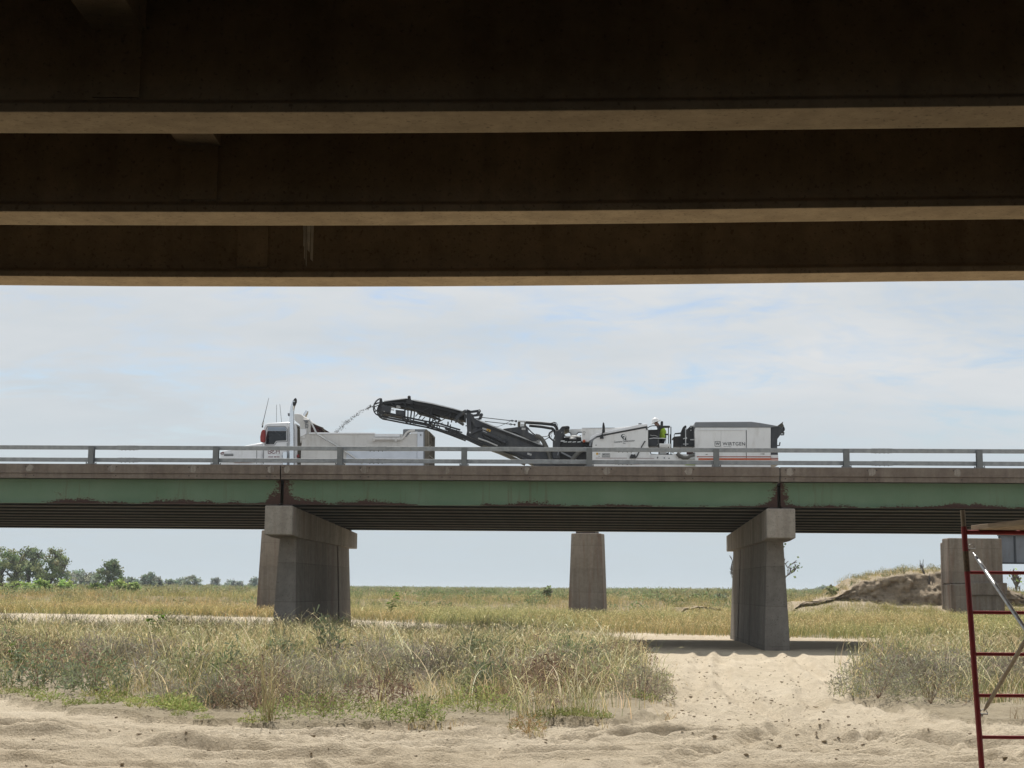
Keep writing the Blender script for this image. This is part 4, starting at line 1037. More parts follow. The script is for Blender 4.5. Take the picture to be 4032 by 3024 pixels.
bo = bpy.data.objects.new('body', bm_); COL.objects.link(bo); bo.parent = person
vst = MB()
ring = [(jt(330, 745), .185), (jt(337, 680), .182), (jt(322, 560), .195), (jt(285, 470), .17), (jt(258, 436), .10)]
vs, fs = [], []
n = 20
for c_, r in ring:
    for k in range(n):
        a = 2 * math.pi * k / n
        vs.append((c_.x + r * .82 * math.cos(a), c_.y + r * 1.12 * math.sin(a), c_.z + .2 * r * math.cos(a)))
for i in range(len(ring) - 1):
    for k in range(n): fs.append((i * n + k, i * n + (k + 1) % n, (i + 1) * n + (k + 1) % n, (i + 1) * n + k))
vst.add(vs, fs); person['_off'] = (0.0, 0.0, 0.0)
vst.build('vest', M['vest'], person, smooth=True)
hm = MB()
hc = jt(148, 282)
tilt = R_(-24)
n = 20
vs, fs = [], []
prof = [(.0, .155), (.05, .15), (.1, .115), (.13, .05), (.138, 0), (.19, -.012), (.19, -.022), (.13, -.012)]
for r, h in prof:
    for k in range(n):
        a = 2 * math.pi * k / n
        x, y, z = r * 1.1 * math.cos(a), r * .92 * math.sin(a), h
        vs.append((hc.x + x * math.cos(tilt) + z * math.sin(tilt), hc.y + y, hc.z - x * math.sin(tilt) + z * math.cos(tilt)))
for i in range(len(prof) - 1):
    for k in range(n): fs.append((i * n + k, i * n + (k + 1) % n, (i + 1) * n + (k + 1) % n, (i + 1) * n + k))
hm.add(vs, fs); hm.build('hard_hat', M['helmet'], person, smooth=True)

# ------------------------------------------------------------------ bridge overhead (the photograph is taken from under it)
over = thing('overpass_bridge', 'brown concrete girder bridge overhead, seen from underneath in deep shade', 'bridge', (0, 0, 0), 0.0, None, False)


HS = 2.5                                           # soffit above the eye
def hsoff(X):
    """soffit height above the eye along the bridge"""
    q = np.interp(np.asarray(X) * 3.1 / HS, [-30, -4.0, -1.5, 0.4, 2.4, 4.0, 30], [.002, .0, .0055, .0145, .0275, .0385, .19])
    return 1.7 + HS * (1.0 + q - 0.0125)


XS = [-26, -18, -12, -8, -6, -5, -4, -3.2, -2.4, -1.6, -.8, 0, .8, 1.6, 2.4, 3.2, 4, 5, 6, 8, 12, 18, 26]
def ext_x(mb, prof, mi=0, xs=XS):
    """a (y, dz) section pulled along the overpass following its soffit line"""
    n = len(prof); vs = []; fs = []
    for x in xs:
        h = hsoff(x); vs += [(x, y, h + dz) for y, dz in prof]
    for i in range(len(xs) - 1):
        for k in range(n): fs.append((i * n + k, i * n + (k + 1) % n, (i + 1) * n + (k + 1) % n, (i + 1) * n + k))
    fs += [tuple(range(n)), tuple(range(len(vs) - 1, len(vs) - n - 1, -1))]
    mb.add(vs, fs, mi)
GY = [3.147 * HS + 2.176 * k for k in range(-15, 3)]  # rear girders and deck run far behind the eye, added to block back light
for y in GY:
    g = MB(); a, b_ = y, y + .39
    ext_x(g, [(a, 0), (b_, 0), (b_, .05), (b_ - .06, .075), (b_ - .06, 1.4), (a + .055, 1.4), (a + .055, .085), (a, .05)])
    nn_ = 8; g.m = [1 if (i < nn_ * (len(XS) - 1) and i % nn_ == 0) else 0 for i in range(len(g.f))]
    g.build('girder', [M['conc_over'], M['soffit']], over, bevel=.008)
g = MB(); ext_x(g, [(GY[0] - .9, 1.402), (GY[-1] + 1.15, 1.402), (GY[-1] + 1.15, 1.9), (GY[-1] + .85, 1.9), (GY[-1] + .85, 1.65), (GY[0] - .6, 1.65), (GY[0] - .6, 1.9), (GY[0] - .9, 1.9)]); g.build('deck', M['conc_over'], over)
for i in range(len(GY) - 1):
    g = MB(); ya, yb = GY[i] + .33, GY[i + 1] + .055
    for xc in (-2.12, 10.5):
        h = hsoff(xc)
        g.box(xc - .14, xc + .14, ya, yb - .0, h + .47, h + 1.401)
        g.build('diaphragm', M['conc_over'], over); g = MB()
        g.box(xc - .125, xc + .125, yb - .018, yb - .001, h + .095, h + .472)
        g.build('stiffener', M['conc_over'], over); g = MB()
# pale run-off streaks on the third girder's web
g = MB(); fy = GY[-1] + .055
for k in range(16):
    xx = (1700 + rnd.uniform(-25, 45)) / 1.4423; d_ = fy
    X = (xx - 2016) / FPX * d_
    h = hsoff(X); zt_ = h + 1.39; zb_ = h + rnd.uniform(.1, .75)
    wd = rnd.uniform(.004, .014)
    g.prism([(X - wd, zb_), (X + wd * .4, zb_ - .02), (X + wd, zt_), (X - wd * 1.3, zt_)], fy - .002 - .0012 * k, fy + .001)
g.build('lime_streak', M['lime'], over)
for xp in (-15.5, 15.5):
    g = MB(); h = hsoff(xp)
    g.box(xp - .6, xp + .6, GY[0] - .5, GY[-1] + .9, h - 1.1, h - .03)
    for y in (-18, -8.5, -1.5, 5.0, 11.5):
        n = 20; vs = []
        for zz in (-.4, h - 1.12):
            vs += [(xp + .5 * math.cos(2 * math.pi * k / n), y + .5 * math.sin(2 * math.pi * k / n), zz) for k in range(n)]
        g.add(vs, [tuple(range(n)), tuple(range(2 * n - 1, n - 1, -1))] + [(k, (k + 1) % n, n + (k + 1) % n, n + k) for k in range(n)])
    g.build('pier', M['conc_over'], over)

# ------------------------------------------------------------------ scaffold tower at the right edge
SY = 11.6
def tower_frame():
    pass
t0 = Q(3790, 2008, SY); b0 = Q(3866, 3024, SY)
lean = (b0[0] - t0[0]) / (t0[1] - b0[1])
scaf = thing('scaffold_tower', 'red tubular scaffold tower with galvanised cross braces at the right edge', 'scaffold', (b0[0], SY, 0), 0.0, None, False)
scaf['_off'] = (b0[0], SY, 0.0)
xat = lambda z: b0[0] - (z - b0[1]) * lean
rungs = [Q(3800, y, SY)[1] for y in (2096, 2254, 2411, 2575, 2738, 2902, 3066, 3200)]
SY2, DX2 = 9.5, 0.05
FW = 1.52
for sy, dx in ((SY, 0.0), (SY2, DX2)):
    fr = bpy.data.objects.new('frame', None); COL.objects.link(fr); fr.parent = scaf; fr.location = (dx, sy - SY, 0); fr['_off'] = (b0[0], SY, 0.0)
    for k in (0, 1):
        xo = k * FW
        lg = MB()
        ztop = Q(3790, 2073, SY)[1]
        lg.tube([(xat(.12) + xo, SY, .12), (xat(ztop) + xo, SY, ztop)], .0215, 14)
        leg = lg.build('leg', M['scaff'], fr, smooth=True)
        cp = MB(); cp.tube([(xat(ztop - .02) + xo, SY, ztop - .02), (xat(t0[1]) + xo, SY, t0[1])], .0185, 14); cp.build('coupling_pin', M['zinc_old'], leg, smooth=True)
        fo = MB(); fo.tube([(xat(.0) + xo, SY, .0), (xat(.2) + xo, SY, .2)], .016, 10); fo.box(xat(0) + xo - .075, xat(0) + xo + .075, SY - .075, SY + .075, -.01, .012); fo.build('base_jack', M['zinc_old'], leg)
        if k == 0:
            st = MB(); za, zb_ = Q(3790, 2170, SY)[1], Q(3800, 2250, SY)[1]
            st.tube([(xat(za), SY, za), (xat(zb_), SY, zb_)], .0222, 14); st.build('worn_label', M['scaff_worn'], leg, smooth=True)
        for zz in (Q(3825, 2161, SY)[1], Q(3870, 2811, SY)[1]):
            pn = MB(); s_ = 1 if k == 0 else -1
            pn.tube([(xat(zz) + xo, SY, zz), (xat(zz) + xo + .075 * s_, SY, zz - .002)], .006, 8)
            pn.tube([(xat(zz) + xo + .02 * s_, SY, zz - .01), (xat(zz) + xo + .035 * s_, SY, zz - .012)], .013, 8)
            arc = [(xat(zz) + xo + (.04 + .028 * math.cos(a)) * s_, SY - .012, zz + .004 + .03 * math.sin(a)) for a in [math.pi * q / 8 for q in range(9)]]
            pn.tube(arc, .0035, 6)
            pn.build('lock_pin', M['zinc'], leg)
    for i, zz in enumerate(rungs):
        rg = MB(); r = .0185 if i == 0 else .0135
        rg.tube([(xat(zz) + .02, SY, zz), (xat(zz) + FW - .02, SY, zz)], r, 12)
        rg.build('rung', M['scaff'], fr, smooth=True)
zt_, zb_ = Q(3825, 2161, SY)[1] - .03, Q(3870, 2811, SY)[1] + .02
for k in (0, 1):
    xo = k * FW + (.05 if k == 0 else -.05)
    for za, zc, m_, yo in ((zt_, zb_, 'zinc', -.02), (zb_, zt_, 'zinc_old', .012)):
        p, q = Vector((xat(za) + xo, SY + yo, za)), Vector((xat(zc) + xo + DX2, SY2 + yo, zc))
        d_ = (q - p).normalized()
        b_ = MB(); b_.tube([p, p + d_ * .06, p + d_ * .1, q - d_ * .1, q - d_ * .06, q], [.005, .011, .0148, .0148, .011, .005], 12)
        b_.build('cross_brace', M[m_], scaf, smooth=True)
    mid = (Vector((xat(zt_) + xo, SY, zt_)) + Vector((xat(zb_) + xo + DX2, SY2, zb_))) / 2
    b_ = MB(); b_.tube([mid + Vector((-.03, 0, 0)), mid + Vector((.03, 0, 0))], .006, 8); b_.build('brace_rivet', M['bolt'], scaf)
# plank lying across the two frames
pz = rungs[0] + .019
m, nt, N, L, b = _nodes('weathered_plank')
cw = _coord(nt)
gr = _noise(nt, _map(nt, cw, (40, 2.0, 40)), 1.0, 5, 0.6)
L.new(_mix(nt, _ramp(nt, gr, [(.3, 0.0), (.7, 1.0)]), (.16, .12, .08), (.34, .27, .18)), b.inputs['Base Color']); b.inputs['Roughness'].default_value = .85
_bump(nt, b, gr, .4, .005)
for i, (xl, sk) in enumerate(((Q(3852, 2090, SY)[0], .12), (Q(3852, 2090, SY)[0] + .31, .12), (Q(3852, 2090, SY)[0] + .64, .10))):
    yA, yB = SY + .16, SY2 - .25
    p = bpy.data.objects.new('wooden_plank', None)
    mb = MB((xl, SY, pz))
    th = .04
    vs = []
    for y, x in ((yA, xl - sk * .07), (yB, xl + sk)):
        vs += [(x, y, pz), (x + .28, y, pz), (x + .28, y, pz + th), (x, y, pz + th)]
    mb.add(vs, [(0, 1, 2, 3), (7, 6, 5, 4), (0, 4, 5, 1), (1, 5, 6, 2), (2, 6, 7, 3), (3, 7, 4, 0)])
    o = mb.build('wooden_plank', m, None, bevel=.004); o.location = (xl, SY, pz)
    tag(o, ['weathered plank on the scaffold, nearest the corner leg', 'middle weathered plank lying across the scaffold frames', 'weathered plank on the scaffold, farthest from the corner leg'][i], 'plank', 'planks on the scaffold')

# ------------------------------------------------------------------ old railway bridge behind: piers and the end of a plate girder span
YR = 100.0
def rail_pier(name, pxl, pxr, pyt, bxl, bxr, pyb, label, rot=0.0, notch=False):
    tl, tr_ = Q(pxl, pyt, YR), Q(pxr, pyt, YR); bl, brr = Q(bxl, pyb, YR), Q(bxr, pyb, YR)
    uc = (bl[0] + brr[0]) / 2
    t = thing(name, label, 'pier', (uc, YR, 0.0), rot, 'piers of the old railway bridge', False); t['_off'] = (uc, YR, 0.0)
    s = MB(); ht, hb = (tr_[0] - tl[0]) / 2, (brr[0] - bl[0]) / 2
    zt_ = tl[1]; D = 1.9
    def ringp(h, z, d):
        c = h * .28
        return [(uc - h + c, YR, z), (uc + h - c, YR, z), (uc + h, YR + c, z), (uc + h, YR + d - c, z), (uc + h - c, YR + d, z), (uc - h + c, YR + d, z), (uc - h, YR + d - c, z), (uc - h, YR + c, z)]
    A, B = ringp(hb, -.5, D), ringp(ht, zt_, D)
    s.add(A + B, [tuple(range(7, -1, -1)), tuple(range(8, 16))] + [(i, (i + 1) % 8, 8 + (i + 1) % 8, 8 + i) for i in range(8)])
    s.build('shaft', M['conc_old'], t, bevel=.06)
    b = MB(); b.box(uc - ht * .68, uc + ht * .62, YR + .25, YR + D - .3, zt_, zt_ + .14); b.box(uc - ht * .45, uc - ht * .1, YR + .4, YR + 1.4, zt_ + .14, zt_ + .24)
    b.box(uc + ht * .1, uc + ht * .45, YR + .4, YR + 1.4, zt_ + .14, zt_ + .24)
    b.build('bearing', M['bolt'], t)
    return t, uc
rail_pier('railway_pier', 2244, 2364, 2099, 2230, 2378, 2420, 'free standing tapered concrete pier seen between the two bridge piers', R_(-13))
rail_pier('railway_pier', 1022, 1148, 2087, 1003, 1160, 2400, 'brown concrete pier half hidden behind the left bridge pier')
ua, za = Q(3733, 2112, YR); ub, _ = Q(3945, 2112, YR); _, zl = Q(3800, 2278, YR); _, zn = Q(3800, 2300, YR)
uc = (ua + ub) / 2
ab = thing('railway_pier', 'broad concrete end pier beside the eroded bank, behind the red scaffold', 'pier', (uc, YR, 0), 0.0, 'piers of the old railway bridge', False); ab['_off'] = (uc, YR, 0.0)
s = MB()
s.box(ua, ub, YR, YR + 1.5, zn, za - .1); s.prism([(ua + .05, -.3), (ua + .02, zn), (ub + .04, zn), (ub + .02, zn - .35), (ub - .05, -.3)], YR - .22, YR + 1.55)
s.box(ua - .02, ua + .3, YR + 1.5, YR + 1.9, -.3, za - .35)
s.build('shaft', M['conc_old'], ab, bevel=.08)
s = MB(); s.box(ua + 1.0, ub + .1, YR - .45, YR + .1, zn - .7, zn + .1); s.build('ledge', M['conc_old'], ab, bevel=.05)
gu0, gz1 = Q(3946, 2108, YR); _, gz0 = Q(3946, 2216, YR)
gs = thing('railway_girder', 'grey plate girder span with upright stiffeners, cut off by the right picture edge', 'girder', (gu0, YR + 1, gz0), 0.0, None, False); gs['_off'] = (gu0, YR + 1, gz0)
s = MB(); s.box(gu0 + .06, gu0 + 24, YR + 1.0, YR + 1.02, gz0 + .05, gz1); s.build('web', M['railsteel'], gs)
s = MB(); s.box(gu0 + .04, gu0 + 24.0, YR + .8, YR + 1.2, gz0 - .05, gz0 + .05); s.box(gu0 + .04, gu0 + 24.0, YR + .8, YR + 1.2, gz1, gz1 + .06); s.build('flange', M['railsteel_dark'], gs)
for k in range(4):
    s = MB(); xx = gu0 + .1 + k * 1.02; s.box(xx - .05, xx + .05, YR + .9, YR + .998, gz0 + .05, gz1); s.build('stiffener', M['railsteel_dark'], gs)
HAZE = 0.00026
# ------------------------------------------------------------------ ground
def vnoise(x, y, seed=0):
    xi, yi = np.floor(x).astype(np.int64), np.floor(y).astype(np.int64)
    fx, fy = x - xi, y - yi
    fx, fy = fx * fx * fx * (fx * (fx * 6 - 15) + 10), fy * fy * fy * (fy * (fy * 6 - 15) + 10)
    def h(a, b):
        n = (a * 374761393 + b * 668265263 + seed * 1442695041) & 0xFFFFFFFF
        n = ((n ^ (n >> 13)) * 1274126177) & 0xFFFFFFFF
        n = n ^ (n >> 16)
        return (n & 0xFFFF) / 65535.0
    return (h(xi, yi) * (1 - fx) + h(xi + 1, yi) * fx) * (1 - fy) + (h(xi, yi + 1) * (1 - fx) + h(xi + 1, yi + 1) * fx) * fy


def fbm(x, y, oct_=4, seed=0, gain=.5):
    a, s, t = 1.0, 0.0, 0.0
    for o in range(oct_):
        s = s + a * vnoise(x * 2 ** o + 17.3 * o, y * 2 ** o - 9.1 * o, seed + o); t += a; a *= gain
    return s / t


def in_poly(px, py, poly):
    ins = np.zeros(px.shape, bool)
    n = len(poly)
    for i in range(n):
        x1, y1 = poly[i]; x2, y2 = poly[(i + 1) % n]
        c = ((y1 > py) != (y2 > py)) & (px < (x2 - x1) * (py - y1) / ((y2 - y1) if y2 != y1 else 1e-9) + x1)
        ins ^= c
    return ins


K2 = 4032 / 2212.0
# where plants meet the ground, read off the photograph at 2212 px width and turned into places on the ground
def gp(x, y):
    d = ray(x * K2, y * K2); t = -EYE.z / d.z
    return (d.x * t, d.y * t)
LEFT = [gp(*p) for p in ((-700, 1440), (-300, 1496), (0, 1516), (120, 1536), (300, 1568), (420, 1576), (520, 1582), (650, 1590), (760, 1582), (900, 1584), (1010, 1568), (1100, 1580), (1190, 1568), (1300, 1572), (1390, 1556), (1438, 1532), (1446, 1500), (1418, 1470), (1385, 1440), (1365, 1425), (1340, 1413), (1290, 1402), (1290, 1394), (1100, 1380), (800, 1381), (500, 1381), (200, 1377), (-200, 1374), (-700, 1370))]
RIGHT = [gp(*p) for p in ((1866, 1510), (1858, 1480), (1880, 1440), (1896, 1424), (1930, 1411), (2100, 1405), (2400, 1405), (2800, 1405), (3000, 1560), (2500, 1580), (2212, 1572), (2120, 1562), (2000, 1550), (1900, 1533))]
PATH = [gp(*p) for p in ((1472, 1560), (1482, 1500), (1455, 1470), (1430, 1440), (1400, 1415), (1860, 1420), (1850, 1440), (1826, 1480), (1840, 1515), (2300, 1590), (2300, 1640), (1400, 1600))]


def _curve(pts, n=8):
    g = [gp(*p) for p in pts]; out = []
    for i in range(len(g) - 1):
        p0, p1, p2, p3 = g[max(i - 1, 0)], g[i], g[i + 1], g[min(i + 2, len(g) - 1)]
        for k in range(n):
            t = k / n
            out.append(tuple(.5 * (2 * b_ + (c_ - a_) * t + (2 * a_ - 5 * b_ + 4 * c_ - d_) * t * t + (3 * b_ - a_ - 3 * c_ + d_) * t ** 3) for a_, b_, c_, d_ in zip(p0, p1, p2, p3)))
    return out + [g[-1]]
TRACKS = [(_curve(((2300, 1625), (2000, 1590), (1800, 1545), (1690, 1490), (1650, 1440), (1640, 1412))), .95, .065),
          (_curve(((1200, 1640), (1450, 1600), (1600, 1540), (1620, 1480), (1600, 1430), (1590, 1412))), .95, .045),
          (_curve(((-200, 1600), (400, 1612), (1000, 1614), (1500, 1606), (2000, 1618), (2400, 1640))), .9, .065),
          (_curve(((-200, 1572), (300, 1592), (900, 1598), (1500, 1585), (2100, 1612))), .3, .05)]


def channel_edge(x, y):
    """distance of the far edge of the sandy channel beneath the green bridge"""
    s = x / np.maximum(y, 1.0)
    return np.interp(s, [-.5, -.33, -.2, -.1, 0, .12, .2, .33, .6], [96, 86, 84, 80, 71, 62, 60, 59, 59])


def smask(x, y):
    j = 1.5 * (fbm(x / .9, y / 1.6, 4, 701, .6) - .5); k = 1.1 * (fbm(x / .7, y / 1.3, 3, 711) - .5)
    return in_poly(x + k, y + j, LEFT) | in_poly(x + k, y + j, RIGHT)


def H(x, y):
    z = 0.10 * (fbm(x / 9, y / 9, 3, 5) - .5)
    z = z - 0.14 * smoothstep(36, 54, y) * (1 - smoothstep(70, 84, y)) * smoothstep(-.2, .05, x / np.maximum(y, 1))
    z = z + .10 * smoothstep(40, 60, y) * smoothstep(-.05, -.3, x / np.maximum(y, 1))
    near = 1 - smoothstep(26, 60, np.abs(y)); sand = near
    # wheel ruts along the haul track, ridges of loose sand, lumps
    tr = (1 - smoothstep(17.3, 20.5, y + .25 * x * .2)) * smoothstep(5, 9, y)
    yy = y + .035 * x + .35 * fbm(x / 2.2, y / 3.0, 3, 21)
    z = z + tr * .03 * (np.sin(yy * 2 * math.pi / .62) * (.35 + fbm(x / 1.5, y, 2, 3)))
    z = z + tr * .022 * np.sin(yy * 2 * math.pi / .23 + 2 * fbm(x / .8, y / .8, 2, 8)) * (fbm(x / 2, y / .8, 2, 9) > .5)
    z = z + tr * .035 * np.maximum(0, fbm(x / 1.4, y / .45, 4, 31) - .47) * 2.0
    z = z + near * .016 * (fbm(x / .10, y / .09, 2, 45) - .5) * 2
    z = z + near * .028 * (fbm(x / .19, y / .15, 3, 41) - .5) * 2
    z = z + near * .03 * np.maximum(0, fbm(x / .45, y / .35, 3, 43) - .52) * 2
    for px, py, hh, sx, sy in ((215, 2905, .12, .34, .25), (400, 2995, .10, .35, .25), (720, 2965, .17, .42, .30), (870, 2945, .12, .25, .22), (1010, 2965, .08, .2, .2), (1320, 2985, .12, .36, .3), (1600, 3000, .08, .4, .3), (60, 3010, .12, .5, .3), (560, 2925, .05, .3, .2), (470, 2925, .06, .25, .2)):
        d = ray(px, py); t = -EYE.z / d.z; cx, cy = d.x * t, d.y * t
        r = ((x - cx) / sx) ** 2 + ((y - cy) / sy) ** 2
        z = z + hh * np.exp(-r ** .8)
    # churned cross track on the right
    pm_ = in_poly(x, y, PATH).astype(float)
    z = z + pm_ * (.07 * (fbm(x / .42, y / .5, 4, 51, .62) - .5) * 2 + .10 * np.maximum(0, fbm(x / .22, y / .26, 2, 77) - .6))
    # tyre tracks with lug marks: across the front and up the cross track
    for pts_, hw_, dep in TRACKS:
        bx = np.stack([x.ravel(), y.ravel()], -1)
        sel = np.nonzero(((x > -9) & (x < 13) & (y > 12) & (y < 46)).ravel())[0]
        if not len(sel): continue
        q = bx[sel]; best = np.full(len(sel), 1e9); sg = np.zeros(len(sel)); al = np.zeros(len(sel)); acc = 0.0
        for (ax, ay), (cx, cy) in zip(pts_[:-1], pts_[1:]):
            dx, dy = cx - ax, cy - ay; l = math.hypot(dx, dy); dx /= l; dy /= l
            t = np.clip((q[:, 0] - ax) * dx + (q[:, 1] - ay) * dy, 0, l)
            ex_, ey_ = q[:, 0] - ax - t * dx, q[:, 1] - ay - t * dy
            d_ = np.hypot(ex_, ey_); up_ = d_ < best
            best[up_] = d_[up_]; sg[up_] = (ex_ * -dy + ey_ * dx)[up_]; al[up_] = (acc + t)[up_]; acc += l
        for o_ in (-hw_, hw_):
            e_ = np.abs(sg - o_ + .06 * np.sin(al * 1.7))
            dz = -dep * np.exp(-(e_ / .17) ** 4) + dep * .8 * np.exp(-((e_ - .27) / .08) ** 2)
            dz = dz + (e_ < .17) * .016 * np.sign(np.sin(al * 2 * math.pi / .16 + 6 * np.abs(sg - o_))) * (best < 3)
            zz = z.ravel(); zz[sel] += dz * (best < 3); z = zz.reshape(x.shape)
    # plants stand on slightly raised, uneven soil with a crumbling front
    lm = smask(x, y)
    z = z + lm * (.07 + .10 * (fbm(x / .8, y / .8, 4, 61) - .4))
    # bank up to the plain
    s = x / np.maximum(y, 1.0)
    up = smoothstep(104, 122, y + 6 * (fbm(x / 14, y / 14, 3, 71) - .5))
    z = z + up * (.80 + .20 * (fbm(x / 30, y / 30, 3, 81) - .5))
    z = z + np.interp(y, [0, 125, 260, 700, 3000, 9000], [0, 0, .22, .52, .74, .74])
    return z


def axis(dense):
    out = [dense[0][0]]
    for a, b, st in dense:
        n = max(1, int(round((b - a) / st)))
        out += [a + (b - a) * (i + 1) / n for i in range(n)]
    return out
xs_ = [0.0]
st = .055
while xs_[-1] < 9000:
    x = xs_[-1]
    st = .055 if x < 6.2 else (.055 + (x - 6.2) * .022)
    xs_.append(x + st)
xs_ = np.array([-v for v in xs_[:0:-1]] + xs_)
ys_ = [-30, -20, -12, -6, -2, 1, 4, 7, 9, 10.5, 11.5] + axis([(12, 13.5, .1), (13.5, 20.5, .04), (20.5, 28, .09), (28, 46, .2), (46, 66, .35), (66, 125, 1.2)])[0:]
while ys_[-1] < 9000: ys_.append(ys_[-1] * 1.06)
ys_ = np.array(ys_)
X, Y = np.meshgrid(xs_, ys_)
Z = H(X, Y)


def np_mesh(name, V, F, mats, cols=None, smooth=False):
    me = bpy.data.meshes.new(name)
    k = F.shape[1]
    me.vertices.add(len(V)); me.vertices.foreach_set('co', V.astype(np.float32).ravel())
    me.loops.add(F.size); me.loops.foreach_set('vertex_index', F.astype(np.int32).ravel())
    me.polygons.add(len(F)); me.polygons.foreach_set('loop_start', (np.arange(len(F)) * k).astype(np.int32))
    if smooth: me.polygons.foreach_set('use_smooth', np.ones(len(F), bool))
    for m in mats: me.materials.append(m)
    if cols is not None:
        a = me.attributes.new('tint', 'FLOAT_COLOR', 'POINT')
        c4 = np.ones((len(V), 4), np.float32); c4[:, :cols.shape[1]] = cols
        a.data.foreach_set('color', c4.ravel())
    me.update(); me.validate()
    o = bpy.data.objects.new(name, me); COL.objects.link(o)
    return o


nx, ny = len(xs_), len(ys_)
idx = np.arange(nx * ny).reshape(ny, nx)
F = np.stack([idx[:-1, :-1], idx[:-1, 1:], idx[1:, 1:], idx[1:, :-1]], -1).reshape(-1, 4)
V = np.stack([X, Y, Z], -1).reshape(-1, 3)
soil = smask(X, Y).astype(float) * .6
soil = np.maximum(soil, (Y > channel_edge(X, Y) + 1.5).astype(float) * .8)
soil = np.maximum(soil, smoothstep(100, 116, Y))
soil = soil.reshape(-1)
cols = np.stack([soil, soil, soil], -1)

m, nt, N, L, b = _nodes('river_sand')
co = _coord(nt)
at = N.new('ShaderNodeAttribute'); at.attribute_name = 'tint'
big = _noise(nt, co, .55, 5, .6); mid = _noise(nt, co, 4.5, 5, .65); fine = _noise(nt, co, 38, 5, .7); grit = _noise(nt, co, 160, 2, .5)
c = _mix(nt, _ramp(nt, big, [(.35, 0.0), (.65, 1.0)]), (.60, .505, .37), (.71, .61, .465))
c = _mix(nt, _ramp(nt, mid, [(.55, 0.0), (.75, .4)]), c, (.40, .32, .215))
c = _mix(nt, 1.0, c, _ramp(nt, fine, [(.25, .80), (.6, 1.06)]), 'MULTIPLY')
spk = _noise(nt, co, 14, 3, .6)
c = _mix(nt, _ramp(nt, spk, [(.70, 0.0), (.74, .45)]), c, (.2, .155, .11))
dry = _mix(nt, _ramp(nt, mid, [(.35, 0.0), (.65, 1.0)]), (.21, .17, .105), (.34, .285, .19))
c = _mix(nt, at.outputs['Fac'], c, dry)
L.new(c, b.inputs['Base Color']); b.inputs['Roughness'].default_value = .95; b.inputs['Specular IOR Level'].default_value = .15
hh = _math(nt, 'ADD', _math(nt, 'MULTIPLY', mid, 1.2), _math(nt, 'ADD', fine, _math(nt, 'MULTIPLY', grit, .3)))
_bump(nt, b, hh, 1.0, .05)
ground = np_mesh('ground', V, F, [m], cols, True)
tag(ground, 'pale river sand and dry soil of the river bed', None, None, 'structure')


def hz_at(x, y):
    return H(np.asarray(x, float), np.asarray(y, float))


# ------------------------------------------------------------------ clods and pebbles on the sand
def scatter_rocks(n, region, smin, smax, seed):
    r = np.random.default_rng(seed)
    ico = bmesh.new(); bmesh.ops.create_icosphere(ico, subdivisions=1, radius=1.0)
    bv = np.array([v.co[:] for v in ico.verts]); bf = np.array([[v.index for v in f.verts] for f in ico.faces]); ico.free()
    Vs, Fs, k = [], [], 0
    pts = region(r, n)
    z = hz_at(pts[:, 0], pts[:, 1])
    for i in range(len(pts)):
        s = smin + (smax - smin) * r.random() ** 3
        d = bv * (1 + .35 * (r.random((len(bv), 1)) - .5) * 2) * s * np.array([1.2 * (.7 + r.random()), .9, .55])
        a = r.random() * 6.28
        R = np.array([[math.cos(a), -math.sin(a), 0], [math.sin(a), math.cos(a), 0], [0, 0, 1]])
        Vs.append(d @ R.T + np.array([pts[i, 0], pts[i, 1], z[i] + s * .15])); Fs.append(bf + k); k += len(bv)
    return np.concatenate(Vs), np.concatenate(Fs)


def clod_region(r, n):
    out = []
    edge = [gp(*p) for p in ((0, 1515), (60, 1525), (120, 1532), (260, 1565), (420, 1575), (650, 1592), (760, 1578), (920, 1580), (1000, 1565), (1180, 1566), (1300, 1574), (1470, 1540))]
    while len(out) < n:
        q = r.random()
        if q < .16:
            i = r.integers(0, len(edge) - 1); t = r.random()
            x = edge[i][0] * (1 - t) + edge[i + 1][0] * t; y = edge[i][1] * (1 - t) + edge[i + 1][1] * t
            out.append((x + r.normal(0, .25), y + r.normal(0.25, .3)))
        elif q < .26:
            i = r.integers(0, 5); c_ = [(1640, 1520), (1760, 1560), (1900, 1585), (1700, 1565), (2050, 1605)][i]
            g_ = gp(*c_); out.append((g_[0] + r.normal(0, .5), g_[1] + r.normal(0, .5)))
        elif q < .45:
            out.append((r.uniform(-6.5, 6.5), r.uniform(14, 19)))
        else:
            yy = r.uniform(17, 40); out.append((yy * r.uniform(.10, .235), yy))
    return np.array(out)
V_, F_ = scatter_rocks(2600, clod_region, .005, .027, 5)
clod = np_mesh('dirt_clods', V_, F_, [plain('dried_mud_clod', (.46, .38, .275), .95, 0, .4, 9)])
tag(clod, 'broken dry mud clods strewn along the sand edge', 'clods', None, 'stuff')

# ------------------------------------------------------------------ plant pieces
def blade(r, h, ang, lean, bend, wid, seg=3, base=(0, 0), tip=0.25):
    """one curved grass blade -> vertices, quads"""
    dx, dy = math.cos(ang), math.sin(ang)
    pts = []
    p = np.array([base[0], base[1], 0.0]); th = lean
    l = h / seg
    fa = r.random() * 6.28
    sx, sy = math.cos(fa), math.sin(fa)
    vs = []
    for i in range(seg + 1):
        w = wid * (1 - (1 - tip) * i / seg) * .5
        vs.append(p + np.array([sx * w, sy * w, 0])); vs.append(p - np.array([sx * w, sy * w, 0]))
        p = p + l * np.array([dx * math.sin(th), dy * math.sin(th), math.cos(th)])
        th += bend / seg
    fs = [(2 * i, 2 * i + 1, 2 * i + 3, 2 * i + 2) for i in range(seg)]
    return vs, fs


